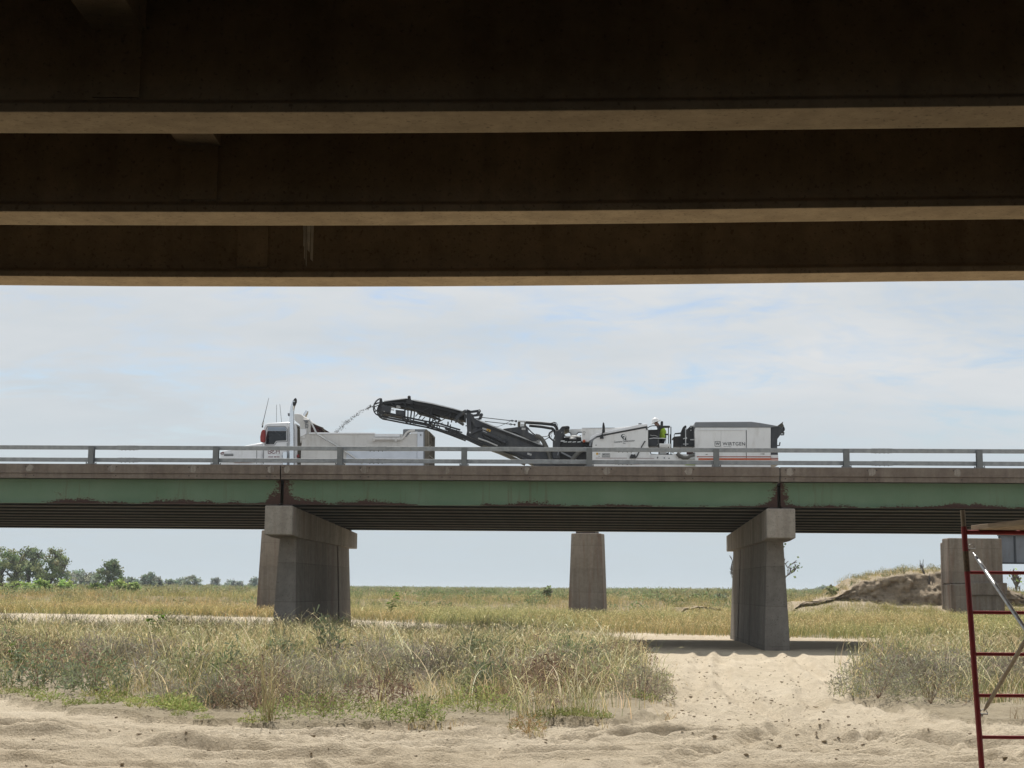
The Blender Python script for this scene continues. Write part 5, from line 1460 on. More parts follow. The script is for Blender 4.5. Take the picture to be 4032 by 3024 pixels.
class Clump:
    def __init__(s): s.v, s.f, s.c = [], [], []
    def add(s, vs, fs, c):
        b = len(s.v); s.v += list(vs); s.f += [tuple(i + b for i in f) for f in fs]; s.c += [c] * len(vs) if np.ndim(c) == 1 else list(c)
    def arr(s): return np.array(s.v), np.array(s.f), np.array(s.c)


def jc(r, c, k=.18):
    return np.array(c) * (1 + r.uniform(-k, k)) * (1 + r.uniform(-k, k, 3) * .35)

STRAW = (.58, .475, .26); STRAW2 = (.68, .58, .36); GOLD = (.41, .345, .17); OLIVE = (.235, .245, .11); GREEN_ = (.20, .26, .08)
SAGE = (.235, .255, .14); SAGE2 = (.31, .305, .19); BROWN = (.215, .16, .10); MAUVE = (.215, .16, .12); LIME = (.285, .32, .125); RUSTY = (.36, .235, .11)


def grass_clump(seed, n=26, hgt=(.45, .95), wid=.008, cols=(STRAW, GOLD, OLIVE), spread=.16, bend=(.5, 1.7), heads=.25, seg=3):
    r = np.random.default_rng(seed); c = Clump()
    for i in range(n):
        h = r.uniform(*hgt); a = r.random() * 6.28
        b = (r.normal(0, spread), r.normal(0, spread))
        bd = r.uniform(*bend)
        vs, fs = blade(r, h, a, r.uniform(0, .3), bd, wid * r.uniform(.7, 1.3), seg, b)
        col = jc(r, cols[r.integers(len(cols))])
        c.add(vs, fs, col)
        if r.random() < heads:                         # drooping seed head
            p = (vs[-1] + vs[-2]) / 2; d = p - (vs[-3] + vs[-4]) / 2; d = d / (np.linalg.norm(d) + 1e-6)
            q = p + d * .05 + np.array([0, 0, -.01]); e = q + d * .05 + np.array([0, 0, -.03])
            sd = np.array([-d[1], d[0], .2]); sd = sd / (np.linalg.norm(sd) + 1e-6) * wid * .75
            c.add([p + sd * .4, p - sd * .4, q + sd, q - sd, e + sd * .3, e - sd * .3], [(0, 1, 3, 2), (2, 3, 5, 4)], jc(r, STRAW2))
    return c.arr()


def twig_clump(seed, n=170, rad=.34, hgt=.55, cols=(SAGE, SAGE2), leaf=.05, lw=.011, stems=14, stemcol=(.2, .16, .12), dome=True):
    """bushy weed: wiry stems from the root and many short leaves filling a ragged dome"""
    r = np.random.default_rng(seed); c = Clump()
    for i in range(stems):
        a = r.random() * 6.28; sp = r.random() ** .5
        vs, fs = blade(r, hgt * r.uniform(.75, 1.25), a, sp * .9, r.uniform(-.5, .2), .010, 3, (0, 0), .4)
        c.add(vs, fs, jc(r, stemcol))
    lump = [(r.uniform(-.5, .5) * rad, r.uniform(-.5, .5) * rad, r.uniform(.35, .85) * hgt) for _ in range(7)]
    for i in range(n):
        if dome:
            a = r.random() * 6.28; u = r.random() ** .45; ph = r.random()
            p = np.array([rad * u * math.cos(a), rad * u * math.sin(a), hgt * ph * (1.05 - .75 * u * u) + .02])
        else:
            l = lump[r.integers(len(lump))]; p = np.array(l) + r.normal(0, rad * .28, 3); p[2] = max(.02, p[2])
        d = r.normal(0, 1, 3); d[2] = abs(d[2]) * .8 + .15; d /= np.linalg.norm(d)
        s = np.cross(d, r.normal(0, 1, 3)); s /= (np.linalg.norm(s) + 1e-6)
        l = leaf * r.uniform(.6, 1.4); w = lw * r.uniform(.7, 1.3) * .5
        q = p + d * l
        c.add([p + s * w * .5, p - s * w * .5, q - s * w, q + s * w], [(0, 1, 2, 3)], jc(r, cols[r.integers(len(cols))], .22))
    return c.arr()


def instance(temps, pos, scale, rng_, tint=None, pick=None, hsc=None):
    """many copies of a few plant pieces as one mesh's arrays"""
    Vs, Fs, Cs, k = [], [], [], 0
    which = rng_.integers(0, len(temps), len(pos)) if pick is None else pick
    ang = rng_.random(len(pos)) * 6.283
    for t, (tv, tf, tcol) in enumerate(temps):
        ids = np.nonzero(which == t)[0]
        if not len(ids): continue
        ca, sa = np.cos(ang[ids])[:, None], np.sin(ang[ids])[:, None]
        s = scale[ids][:, None]
        hs = s if hsc is None else s * hsc[ids][:, None]
        x = (tv[None, :, 0] * ca - tv[None, :, 1] * sa) * s + pos[ids, 0][:, None]
        y = (tv[None, :, 0] * sa + tv[None, :, 1] * ca) * s + pos[ids, 1][:, None]
        z = tv[None, :, 2] * hs + pos[ids, 2][:, None]
        V = np.stack([x, y, z], -1).reshape(-1, 3)
        f = (tf[None] + (np.arange(len(ids)) * len(tv))[:, None, None]).reshape(-1, 4) + k
        c = np.broadcast_to(tcol[None], (len(ids),) + tcol.shape)
        if tint is not None: c = c * tint[ids][:, None, :]
        Vs.append(V); Fs.append(f); Cs.append(np.clip(c, 0, .8).reshape(-1, 3)); k += len(V)
    return np.concatenate(Vs), np.concatenate(Fs), np.concatenate(Cs)


def merge(parts):
    Vs, Fs, Cs, k = [], [], [], 0
    for v, f, c in parts:
        Vs.append(v); Fs.append(f + k); Cs.append(c); k += len(v)
    return np.concatenate(Vs), np.concatenate(Fs), np.concatenate(Cs)


def sample(n, y0, y1, half=.42, xmin=None, xmax=None, seed=0):
    r = np.random.default_rng(seed)
    y = np.sqrt(r.uniform(y0 * y0, y1 * y1, n)); x = r.uniform(-half, half, n) * y
    return x, y, r


def piers_clear(x, y):
    u = x * UV.x + y * UV.y; w = x * WV.x + y * WV.y
    ok = np.ones(x.shape, bool)
    for uj in JOINTS: ok &= ~((np.abs(u - uj) < .55) & (w > W0 + .9) & (w < W0 + 13))
    ok &= ~((y > YR - .4) & (y < YR + 5.4) & (((x > Q(2230, 2400, YR)[0] - .1) & (x < Q(2378, 2400, YR)[0] + .1)) | ((x > Q(3700, 2300, YR)[0]) & (x < Q(3950, 2300, YR)[0]))))
    return ok


tall = [grass_clump(s, 20, (.24, .66), .0125, (STRAW, GOLD, STRAW2, OLIVE, SAGE, OLIVE), .17, (.5, 2.0), .12) for s in range(1, 6)]
green_tall = [grass_clump(s, 20, (.22, .6), .0125, (OLIVE, GOLD, GREEN_, STRAW), .15, (.3, 1.2), .06) for s in range(11, 15)]
arch = [grass_clump(s, 7, (.5, 1.15), .017, ((.78, .68, .45), STRAW2, STRAW), .16, (1.4, 3.0), .9, 6) for s in range(21, 26)]
sage = [twig_clump(s, 150, .34, .40, (SAGE, SAGE2, OLIVE), .062, .022) for s in range(31, 35)]
sage += [twig_clump(s, 150, .26, .52, (SAGE, (.19, .22, .13)), .065, .02, 18, (.2, .17, .12), False) for s in range(35, 38)]
brown = [twig_clump(s, 170, .36, .36, (BROWN, MAUVE, (.27, .20, .15)), .06, .014, 22, (.2, .14, .1)) for s in range(41, 45)]
lime = [twig_clump(s, 170, .30, .19, (LIME, GREEN_, (.31, .31, .13)), .05, .02, 10, (.2, .2, .07)) for s in range(51, 55)]
rusty = [grass_clump(s, 18, (.12, .34), .012, (RUSTY, STRAW, GOLD), .12, (.4, 1.6), .1) for s in range(61, 64)]
grey = [twig_clump(s, 160, .36, .40, (SAGE2, (.32, .29, .23), (.24, .22, .17)), .07, .012, 24, (.26, .22, .18)) for s in range(71, 74)]

WEEDPX = ((525, 1560, .9), (800, 1548, 1.2), (1130, 1530, 1.6), (1390, 1530, .8), (40, 1505, 1.0), (165, 1520, 1.0), (1925, 1530, .8), (2040, 1540, .7), (1030, 1552, .35), (890, 1578, .15), (690, 1576, .4))
WEEDS = [(gp(a, b_)[0], gp(a, b_)[1] + c_) for a, b_, c_ in WEEDPX]
# --- the near weedy mass, left and right of the track
x, y, r = sample(15000, 17, 60, .46, seed=101)
keep = smask(x, y) & piers_clear(x, y)
x, y = x[keep], y[keep]
left = x < np.interp(y, [17, 60], [2.0, 8.0])
z = hz_at(x, y)
for wx_, wy_ in WEEDS:                                # leave room for the bushes that stand out
    kr = ~(((x - wx_) / .62) ** 2 + ((y - wy_) / np.where(y < wy_, 1.5, .6)) ** 2 < 1)
    x, y, left, z = x[kr], y[kr], left[kr], z[kr]
n1 = fbm(x / 1.7, y / 2.4, 3, 201); n2 = fbm(x / 1.2, y / 1.8, 3, 211); n3 = fbm(x / 2.6, y / 3.5, 2, 221)
frontness = np.clip((np.interp(x / y, [-.37, -.3, -.2, -.1, 0, .07, .12, .2, .3, .45], [25, 22.5, 19.6, 18.6, 18.6, 19, 20.5, 22.0, 19.5, 19]) + 1.6 - y) / 1.6, 0, 1)
kind = np.full(len(x), 0)
kind[n1 < .42] = 3                                    # sage
kind[(n2 > .62)] = 4                                  # brown
kind[(n3 > .60)] = 5                                  # grey twiggy
kind[(n1 > .50) & (n2 < .52)] = 1                      # greener grass
far_ = smoothstep(30, 38, y)
kind[(r.random(len(x)) < far_) ] = 0
kind[(r.random(len(x)) < .30)] = 0
sunlit_gold = (y > 36)
front = (frontness > .25)
kind[front & (n1 > .47)] = 6                          # low bright weeds
kind[front & (n1 <= .47) & (r.random(len(x)) < .5)] = 7
rg = ~left
kind[rg & (kind == 4)] = 5; kind[rg & (kind == 6)] = 7
kind[rg & (n1 < .46) & (y < 30)] = 5
dens = np.select([kind == 0, kind == 1, kind == 3, kind == 4, kind == 5, kind == 6, kind == 7], [.95, .8, .62, .62, .62, .95, .8])
dens = dens * np.where(front, .7, 1) * np.where((fbm(x / .7, y / .9, 2, 261) < .36) & (y < 27), .25, 1) * np.where(fbm(x / 1.3, y / 2.0, 3, 265) < .39, .12, 1)
keep = r.random(len(x)) < dens
x, y, z, kind, n1, frontness, left = (a[keep] for a in (x, y, z, kind, n1, frontness, left))
print('near mass', len(x))
parts_ = []
pos = np.stack([x, y, z], -1)
def lay(sel, temps, s0, s1, var=.22, seed=1, hs=(0.85, 1.2)):
    r = np.random.default_rng(seed)
    ids = np.nonzero(sel)[0]
    if not len(ids): return
    sc = r.uniform(s0, s1, len(ids)) * (1 - .25 * frontness[ids]) * np.clip(.55 + 1.1 * (fbm(pos[ids, 0] / 1.1, pos[ids, 1] / 1.5, 3, 251) - .08), .6, 1.35) * np.interp(pos[ids, 1], [18, 23, 33, 44, 60], [.75, 1.0, 1.3, 1.35, 1.3])
    t = 1 + r.uniform(-var, var, (len(ids), 1)) + 1.1 * (fbm(pos[ids, 0] / .55, pos[ids, 1] / .8, 2, 271) - .5)[:, None] + r.uniform(-.05, .05, (len(ids), 3))
    parts_.append(instance(temps, pos[ids], sc, r, t, None, r.uniform(hs[0], hs[1], len(ids))))
lay(kind == 0, tall, .65, 1.0, seed=2); lay(kind == 1, green_tall, .65, 1.0, seed=3)
G1 = merge(parts_); parts_ = []
lay(kind == 3, sage, .7, 1.15, seed=4); lay(kind == 5, grey, .7, 1.1, seed=6)
lay(kind == 4, brown, .75, 1.15, seed=5)
G2 = merge(parts_); parts_ = []
lay(kind == 6, lime, .55, 1.1, seed=7); lay(kind == 7, rusty, .7, 1.2, seed=8)
# stray sprigs beyond the edge of the mass
ex, ey, r = sample(2600, 17, 46, .42, seed=131)
ok = ~smask(ex, ey) & (fbm(ex / .9, ey / .9, 3, 5) > .54) & (ey < 31) & ~in_poly(ex, ey, PATH) & (ey > np.interp(ex / ey, [-.37, -.3, -.2, -.1, 0, .1, .13, .24, .3, .45], [25, 22, 19.2, 18.2, 18.2, 18.6, 40, 40, 19, 19]))
ex, ey = ex[ok], ey[ok]
parts_.append(instance(rusty + lime[:1], np.stack([ex, ey, hz_at(ex, ey)], -1), r.uniform(.4, .9, len(ex)), r))
G3 = merge(parts_); parts_ = []
# pale arching stems over everything
ids = np.nonzero((r.random(len(x)) < .30) & (frontness < .3))[0]
r = np.random.default_rng(9)
stems = [grass_clump(s, 4, (.7, 1.35), .020, ((.80, .71, .48), (.72, .62, .40), STRAW2), .2, (.9, 2.4), .5, 7) for s in range(221, 227)]
G4 = instance(arch + stems, pos[ids], r.uniform(.55, 1.0, len(ids)) * np.interp(pos[ids, 1], [18, 26, 40], [.75, 1.0, 1.15]), r, 1 + r.uniform(-.15, .15, (len(ids), 1)) * np.ones(3))
tag(np_mesh('tall_grass', *G1[:2], [M['veg']], G1[2]), 'straw and olive tall grass standing among the weeds in front of the green bridge', 'grass', None, 'stuff')
tag(np_mesh('sage_weeds', *G2[:2], [M['veg']], G2[2]), 'grey green and purplish brown bushy weeds on both sides of the sand track', 'weeds', None, 'stuff')
tag(np_mesh('low_weeds', *G3[:2], [M['veg']], G3[2]), 'low bright green and rusty weeds along the front edge of the sand', 'weeds', None, 'stuff')
tag(np_mesh('arching_grass', *G4[:2], [M['veg']], G4[2]), 'pale dry arching grass stems with drooping heads above the weeds', 'grass', None, 'stuff')

# --- golden grass beyond the channel, up to the bank
x, y, r = sample(26000, 58, 124, .46, seed=141)
keep = (y > channel_edge(x, y) + np.abs(r.normal(0, 2.2, len(x))) - 1.2) & piers_clear(x, y)
keep &= r.random(len(x)) < np.interp(y, [58, 85, 124], [.85, .6, .42])
x, y = x[keep], y[keep]
far_t = [grass_clump(s, 18, (.25, .62), .017, (GOLD, OLIVE, STRAW, SAGE), .32, (.5, 1.9), .25, 3) for s in range(81, 86)]
gn = fbm(x / 7, y / 9, 3, 301); gn2 = fbm(x / 4, y / 6, 3, 311)
t = np.ones((len(x), 3)); t *= np.where(gn > .52, 1, 0)[:, None] * np.array([1.06, .98, .88]) + np.where(gn <= .52, 1, 0)[:, None] * np.array([.92, .98, .82])
t *= (1 + r.uniform(-.15, .15, (len(x), 1)))
lf = smoothstep(-.02, -.2, x / y)[:, None]
t = t * (1 + lf * np.array([.05, -.02, -.06]))
G5 = instance(far_t, np.stack([x, y, hz_at(x, y)], -1), r.uniform(.75, 1.2, len(x)), r, t)
print('golden', len(x), len(G5[1]))
tag(np_mesh('golden_grass', *G5[:2], [M['veg']], G5[2]), 'golden green grass filling the river bed beyond the sandy channel', 'grass', None, 'stuff')

# --- scrub on the plain
x, y, r = sample(60000, 108, 900, .46, seed=151)
keep = r.random(len(x)) < np.interp(y, [108, 150, 250, 450, 900], [.95, .8, .34, .13, .05])
x, y = x[keep], y[keep]
scrub = [twig_clump(s, 46, .75, .72, (SAGE, OLIVE, (.27, .29, .17), (.33, .32, .2)), .28, .085, 4, (.2, .17, .12)) for s in range(91, 96)]
scrub += [grass_clump(s, 14, (.4, .8), .05, (OLIVE, STRAW, SAGE), .45, (.2, .9), .0, 2) for s in range(96, 98)]
gn = fbm(x / 25, y / 40, 3, 401)
t = np.where((gn > .5)[:, None], np.array([[1.05, 1.0, .95]]), np.array([[.8, .92, .8]])) * (1 + r.uniform(-.2, .2, (len(x), 1)))
sc = r.uniform(.55, 1.15, len(x)) * np.interp(y, [108, 300, 900], [.85, 1.0, 1.5])
right = smoothstep(.02, .12, x / y)
sc = sc * (1 + .25 * right)
G6 = instance(scrub, np.stack([x, y, hz_at(x, y)], -1), sc, r, t)
print('scrub', len(x), len(G6[1]))
tag(np_mesh('plain_scrub', *G6[:2], [M['veg']], G6[2]), 'grey green sage scrub covering the plain to the horizon', 'scrub', None, 'stuff')

# ------------------------------------------------------------------ eroded bank on the right
YB = 103.0
prof_x = [1400, 1450, 1500, 1580, 1640, 1700, 1740, 1780, 1810, 1830, 1860, 1885, 1910, 1940, 1970, 1995, 2020, 2045, 2090, 2140, 2180, 2212, 2260, 2400, 2700]
prof_t = [1308, 1307, 1303, 1305, 1305, 1305, 1303, 1296, 1286, 1275, 1262, 1254, 1248, 1244, 1241, 1240, 1240, 1238, 1242, 1252, 1266, 1282, 1296, 1300, 1300]
prof_b = [1311, 1312, 1312, 1313, 1314, 1315, 1312, 1304, 1296, 1296, 1300, 1304, 1306, 1307, 1308, 1309, 1309, 1309, 1310, 1310, 1310, 1308, 1306, 1306, 1306]
NX = 420
pxs = np.linspace(1400, 2700, NX)
rows = []
rb = np.random.default_rng(77)
tt = np.interp(pxs, prof_x, prof_t); bb = np.interp(pxs, prof_x, prof_b)
wx = np.array([Q(p * K2, 2300, YB)[0] for p in pxs])
zt_a = np.array([Q(p * K2, t_ * K2, YB)[1] for p, t_ in zip(pxs, tt)]) + (fbm(wx / .9, wx * 0, 4, 501) - .5) * .35 + (fbm(wx / .25, wx * 0, 2, 503) - .5) * .12
zb_a = np.array([Q(p * K2, t_ * K2, YB)[1] for p, t_ in zip(pxs, bb)]) + (fbm(wx / 1.5, wx * 0, 3, 511) - .5) * .3
gapn = smoothstep(.42, .6, fbm(wx / 2.5, wx * 0, 3, 515)); gapn = np.where(pxs > 1700, 1, gapn); sink = .9 * (1 - smoothstep(1690, 1735, pxs)) * (1 - .75 * smoothstep(1455, 1480, pxs) * (1 - smoothstep(1560, 1590, pxs)))
zb_a = np.minimum(zb_a, zt_a - .02 - .10 * gapn); zt_a = np.where(pxs < 1720, zb_a + (zt_a - zb_a) * gapn, zt_a)
g0 = hz_at(wx, wx * 0 + YB - 9)
zt_a = zt_a - sink; zb_a = zb_a - sink
ycur = YB + 2.2 * (fbm(wx / 5, wx * 0, 3, 521) - .5)
NV = 46
for j in range(NV):
    f = j / (NV - 1)
    if f < .3:                                         # slumped sand apron
        q = f / .3; yy = ycur - 7 * (1 - q); zz = g0 - .25 + (zb_a - g0 + .25) * q ** 1.5
        zz = zz + .12 * (fbm(wx / .8, yy / .8, 3, 531) - .5); br_ = 0.0
    elif f < .68:                                      # cut face
        q = (f - .3) / .38; yy = ycur + (.3 + .75 * np.clip(zt_a - zb_a, 0, 2.2)) * q + 1.7 * (fbm(wx / 1.1, q * 2.0 + wx * 0, 4, 541, .65) - .5) + .5 * (fbm(wx / .22, q * 8 + wx * 0, 3, 551) - .5); zz = zb_a + (zt_a - zb_a) * q; yy = yy + 1.5 * (fbm(wx / 1.9, wx * 0 + q * .8, 3, 571) - .5) * min(1, 3 * q) + .5 * (1 - q); zz = zz + .22 * (fbm(wx / .5, q * 4 + wx * 0, 3, 581) - .5) * (q < .97) * np.clip((zt_a - zb_a), 0, 1); ytop = yy; br_ = 1.0
    else:                                              # top, falling away behind
        q = (f - .68) / .32; yy = ytop + 17 * max(0.0, q) ** 1.6; zz = zt_a + .25 * np.sin(q * 3.14) * np.clip(zt_a - 1.6, 0, 1) + (hz_at(wx, yy) - .1 - zt_a) * smoothstep(.45, 1, q * np.ones_like(wx)) + .1 * (fbm(wx / .7, yy / .7, 3, 561) - .5); br_ = .35
    rows.append((np.stack([wx, yy, zz], -1), np.full(NX, br_)))
V_ = np.concatenate([a for a, _ in rows]); cb = np.concatenate([b_ for _, b_ in rows])
idx = np.arange(NX * NV).reshape(NV, NX)
F_ = np.stack([idx[:-1, :-1], idx[:-1, 1:], idx[1:, 1:], idx[1:, :-1]], -1).reshape(-1, 4)
m, nt, N, L, b = _nodes('eroded_soil')
co = _coord(nt); at = N.new('ShaderNodeAttribute'); at.attribute_name = 'tint'
n1_ = _noise(nt, co, 1.2, 6, .65); n2_ = _noise(nt, _map(nt, co, (.4, .4, 3.5)), 1.6, 5, .6); n3_ = _noise(nt, co, 6, 5, .7)
face = _mix(nt, _ramp(nt, n2_, [(.3, 0.0), (.7, 1.0)]), (.26, .20, .14), (.42, .34, .245))
sand_ = _mix(nt, n1_, (.44, .36, .255), (.54, .45, .33))
c = _mix(nt, at.outputs['Fac'], sand_, face)
c = _mix(nt, 1.0, c, _ramp(nt, n3_, [(.25, .65), (.65, 1.08)]), 'MULTIPLY')
L.new(c, b.inputs['Base Color']); b.inputs['Roughness'].default_value = .95; b.inputs['Specular IOR Level'].default_value = .15
_bump(nt, b, _math(nt, 'ADD', n1_, n3_), 1.0, .14)
bank = np_mesh('eroded_bank', V_, F_, [m], np.stack([cb] * 3, -1), False)
tag(bank, 'eroded earth bank with a cut face and slumped sand beside the end pier', None, None, 'structure')
# plants on the bank top and apron
r = np.random.default_rng(88)
Vt = V_.reshape(NV, NX, 3)
ii = r.integers(0, NX, 2300); jj = r.integers(int(NV * .71), NV - 2, 2300)
p1 = Vt[jj, ii]
s1 = r.uniform(.5, 1.0, len(p1)) * np.interp(p1[:, 2], [.5, 1.5], [.7, 1.0])
i2 = r.integers(0, NX, 2600); j2 = np.minimum((r.random(2600) ** .8 * NV * .27).astype(int), int(NV * .27)); p2 = Vt[j2, i2]
ok2 = piers_clear(p2[:, 0], p2[:, 1]); p2 = p2[ok2]
dryt = [grass_clump(s, 14, (.15, .42), .018, (STRAW, STRAW2, OLIVE), .25, (.3, 1.4), .2, 2) for s in range(171, 175)] + [twig_clump(s, 60, .4, .5, (SAGE, OLIVE), .1, .03, 6) for s in (175,)]
GB = merge([instance(dryt, p1, s1, r, (1 + r.uniform(-.2, .2, (len(p1), 1))) * np.array([.95, .9, .8])), instance(far_t[:3], p2, r.uniform(.6, 1.0, len(p2)), r, (1 + r.uniform(-.15, .15, (len(p2), 1))) * np.array([.95, .95, .7]))])
tag(np_mesh('bank_grass', *GB[:2], [M['veg']], GB[2]), 'thin dry grass on top of and below the eroded bank', 'grass', None, 'stuff')

# ------------------------------------------------------------------ trees
def tree(name, label, px, py_base, py_top, half_px, y, seed, col=((.075, .12, .035), (.115, .16, .05)), n=2200, lsz=.24, group=None, cat='tree', bare=False, trunkf=.25, shape=1.0, dens=.8):
    r = np.random.default_rng(seed)
    bx, bz = Q(px * K2, py_base * K2, y); _, tz = Q(px * K2, py_top * K2, y); hw = half_px * K2 / FPX * y
    hgt = tz - bz
    zg = float(hz_at([bx], [y])[0]); zg = min(zg, bz)
    t = bpy.data.objects.new(name, None); COL.objects.link(t); t.location = (bx, y, zg); tag(t, label, cat, group)
    t['_off'] = (0.0, 0.0, 0.0)
    H_ = hgt + bz - zg
    rmin = y * .00032 if bare else .01
    mb = MB(); tips = []
    def grow(p, d, l, rad, dep):
        pts = [p]; q = p.copy(); dd = d.copy()
        for k in range(3):
            dd = (dd + Vector(r.normal(0, .16, 3)) + Vector((0, 0, .05))).normalized(); q = q + dd * (l / 3); pts.append(q.copy())
        rad = max(rad, rmin); mb.tube(pts, [rad, rad * .85, rad * .75, rad * .6], 5 if dep else 7, 0, False)
        tips.append((q.copy(), dep))
        if dep >= (4 if bare else 3) or l < H_ * .07: return
        for k in range(2 + (r.random() < .6) + (1 if dep == 0 else 0)):
            a = r.random() * 6.28; sp = r.uniform(.45, .95)
            nd = (dd * math.cos(sp) + Vector((math.cos(a), math.sin(a), .25)) * math.sin(sp)).normalized()
            nd.x *= max(.6, hw * 2 / H_ * .9); nd.normalize()
            st_ = pts[-1] if k < 2 else pts[2]
            grow(st_, nd, l * r.uniform(.55, .8), rad * .55, dep + 1)
    for k in range(1 + int(r.random() < .6)):
        grow(Vector((r.normal(0, .1), r.normal(0, .1), -.1)), Vector((r.normal(0, .2), r.normal(0, .2), 1)).normalized(), H_ * trunkf * r.uniform(.9, 1.3), H_ * .028, 0)
    v_ = [p for p in mb.v]
    sx = 1.0
    if v_:
        mz = max(p[2] for p in v_); mx = max(abs(p[0]) for p in v_)
        fz = H_ * .97 / mz; fx = (hw * .9) / max(mx, .01)
        mb.v = [(p[0] * fx, p[1] * fx, p[2] * fz) for p in v_]
        tips = [(Vector((q.x * fx, q.y * fx, q.z * fz)), d_) for q, d_ in tips]
    mb.build('trunk' if not bare else 'branches', M['deadwood'] if bare else M['bark'], t)
    c = Clump()
    tp = [q for q, d_ in tips if d_ >= 2] or [q for q, d_ in tips]
    nn = n if not bare else n
    if nn:
        cl = []
        for q in tp:
            if r.random() < dens: cl.append((q, r.uniform(.06, .13) * H_ * shape, jc(r, col[r.integers(len(col))], .25)))
        if not bare:                                    # crown: uneven lumps in an irregular envelope, gaps between them
            cl = []
            skx = r.uniform(-.25, .25); z0_ = .10 if cat == 'bush' or H_ < 5 else .2
            for _ in range(r.integers(48, 64)):
                f = z0_ + (1 - z0_) * r.random() ** .85; a = r.random() * 6.28; rr = hw * (math.sin(math.pi * min(.97, .12 + .8 * f)) ** .7) * r.random() ** .5
                cl.append((Vector((rr * math.cos(a) + skx * hw * f, rr * math.sin(a), H_ * f * r.uniform(.88, 1.0))), r.uniform(.05, .115) * (H_ + hw) * .5, jc(r, col[r.integers(len(col))], .3)))
        for i in range(nn):
            q, rad, cc_ = cl[r.integers(len(cl))]
            g_ = r.normal(0, 1, 3); g_ *= .78
            p = np.array(q[:]) + g_ * rad * np.array([1.15, 1.15, .8])
            d = r.normal(0, 1, 3); d[2] -= .3; d /= np.linalg.norm(d)
            s_ = np.cross(d, r.normal(0, 1, 3)); s_ /= np.linalg.norm(s_) + 1e-6
            l = lsz * r.uniform(.6, 1.3); w = l * .38
            e = p + d * l
            c.add([p, p + d * l * .5 + s_ * w, e, p + d * l * .5 - s_ * w], [(0, 1, 2, 3)], cc_ * (1 + r.uniform(-.15, .15)))
        v, f, cc_ = c.arr()
        o = np_mesh('crown' if not bare else 'leaves', v, f, [M['leaf']], cc_); o.parent = t
    return t


DK = ((0.176, 0.223, 0.115), (0.23, 0.27, 0.142), (0.135, 0.182, 0.095)); MID = ((0.257, 0.304, 0.155), (0.317, 0.358, 0.189), (0.189, 0.236, 0.121)); YG = ((0.297, 0.392, 0.135), (0.351, 0.432, 0.162)); HZ = ((0.257, 0.304, 0.23), (0.311, 0.351, 0.257), (0.203, 0.25, 0.189)); HZ2 = ((0.324, 0.378, 0.338), (0.378, 0.419, 0.365))  # HZ and HZ2 have distance haze tinted into the leaf colours
tree('cottonwood_tree', 'big pale green cottonwood cut off by the left picture edge', 14, 1268, 1186, 46, 235, 3, MID, 4200, .30, 'cottonwoods at the left', shape=1.1)
tree('cottonwood_tree', 'dark tall cottonwood in the middle of the left cluster', 62, 1268, 1180, 36, 242, 4, DK, 4200, .30, 'cottonwoods at the left')
tree('cottonwood_tree', 'cottonwood with bare grey limbs on its right side', 108, 1267, 1184, 38, 238, 5, MID, 3200, .30, 'cottonwoods at the left', shape=.9)
tree('bare_tree', 'leafless grey limbs sticking out right of the cottonwoods', 128, 1267, 1196, 18, 240, 6, MID, 0, .3, None, 'dead tree', True)
tree('cottonwood_tree', 'single dark cottonwood rising above the low tree line', 238, 1272, 1210, 27, 250, 7, DK, 3200, .30, None)
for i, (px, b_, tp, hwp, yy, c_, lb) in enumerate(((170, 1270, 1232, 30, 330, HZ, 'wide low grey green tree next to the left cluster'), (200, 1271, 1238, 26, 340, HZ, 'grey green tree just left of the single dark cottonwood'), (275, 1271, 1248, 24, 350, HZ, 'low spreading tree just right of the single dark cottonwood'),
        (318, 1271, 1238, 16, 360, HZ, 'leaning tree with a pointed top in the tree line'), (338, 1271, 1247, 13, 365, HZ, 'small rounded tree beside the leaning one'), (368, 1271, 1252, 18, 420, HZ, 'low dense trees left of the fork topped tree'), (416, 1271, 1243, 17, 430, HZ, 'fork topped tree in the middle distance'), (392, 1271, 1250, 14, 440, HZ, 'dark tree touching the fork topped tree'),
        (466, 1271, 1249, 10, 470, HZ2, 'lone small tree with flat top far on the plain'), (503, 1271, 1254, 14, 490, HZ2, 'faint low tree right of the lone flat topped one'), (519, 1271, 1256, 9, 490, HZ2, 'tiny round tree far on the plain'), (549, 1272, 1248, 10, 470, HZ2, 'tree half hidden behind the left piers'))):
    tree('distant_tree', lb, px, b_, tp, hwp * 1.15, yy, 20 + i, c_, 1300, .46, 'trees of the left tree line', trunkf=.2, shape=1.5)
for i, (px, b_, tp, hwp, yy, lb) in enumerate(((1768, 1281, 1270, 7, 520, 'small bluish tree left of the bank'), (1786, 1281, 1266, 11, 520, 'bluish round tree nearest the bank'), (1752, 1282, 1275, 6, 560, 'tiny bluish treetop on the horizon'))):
    tree('distant_tree', lb, px, b_, tp, hwp, yy, 60 + i, HZ2, 420, .8, 'trees far behind the bank', trunkf=.2, shape=1.2)
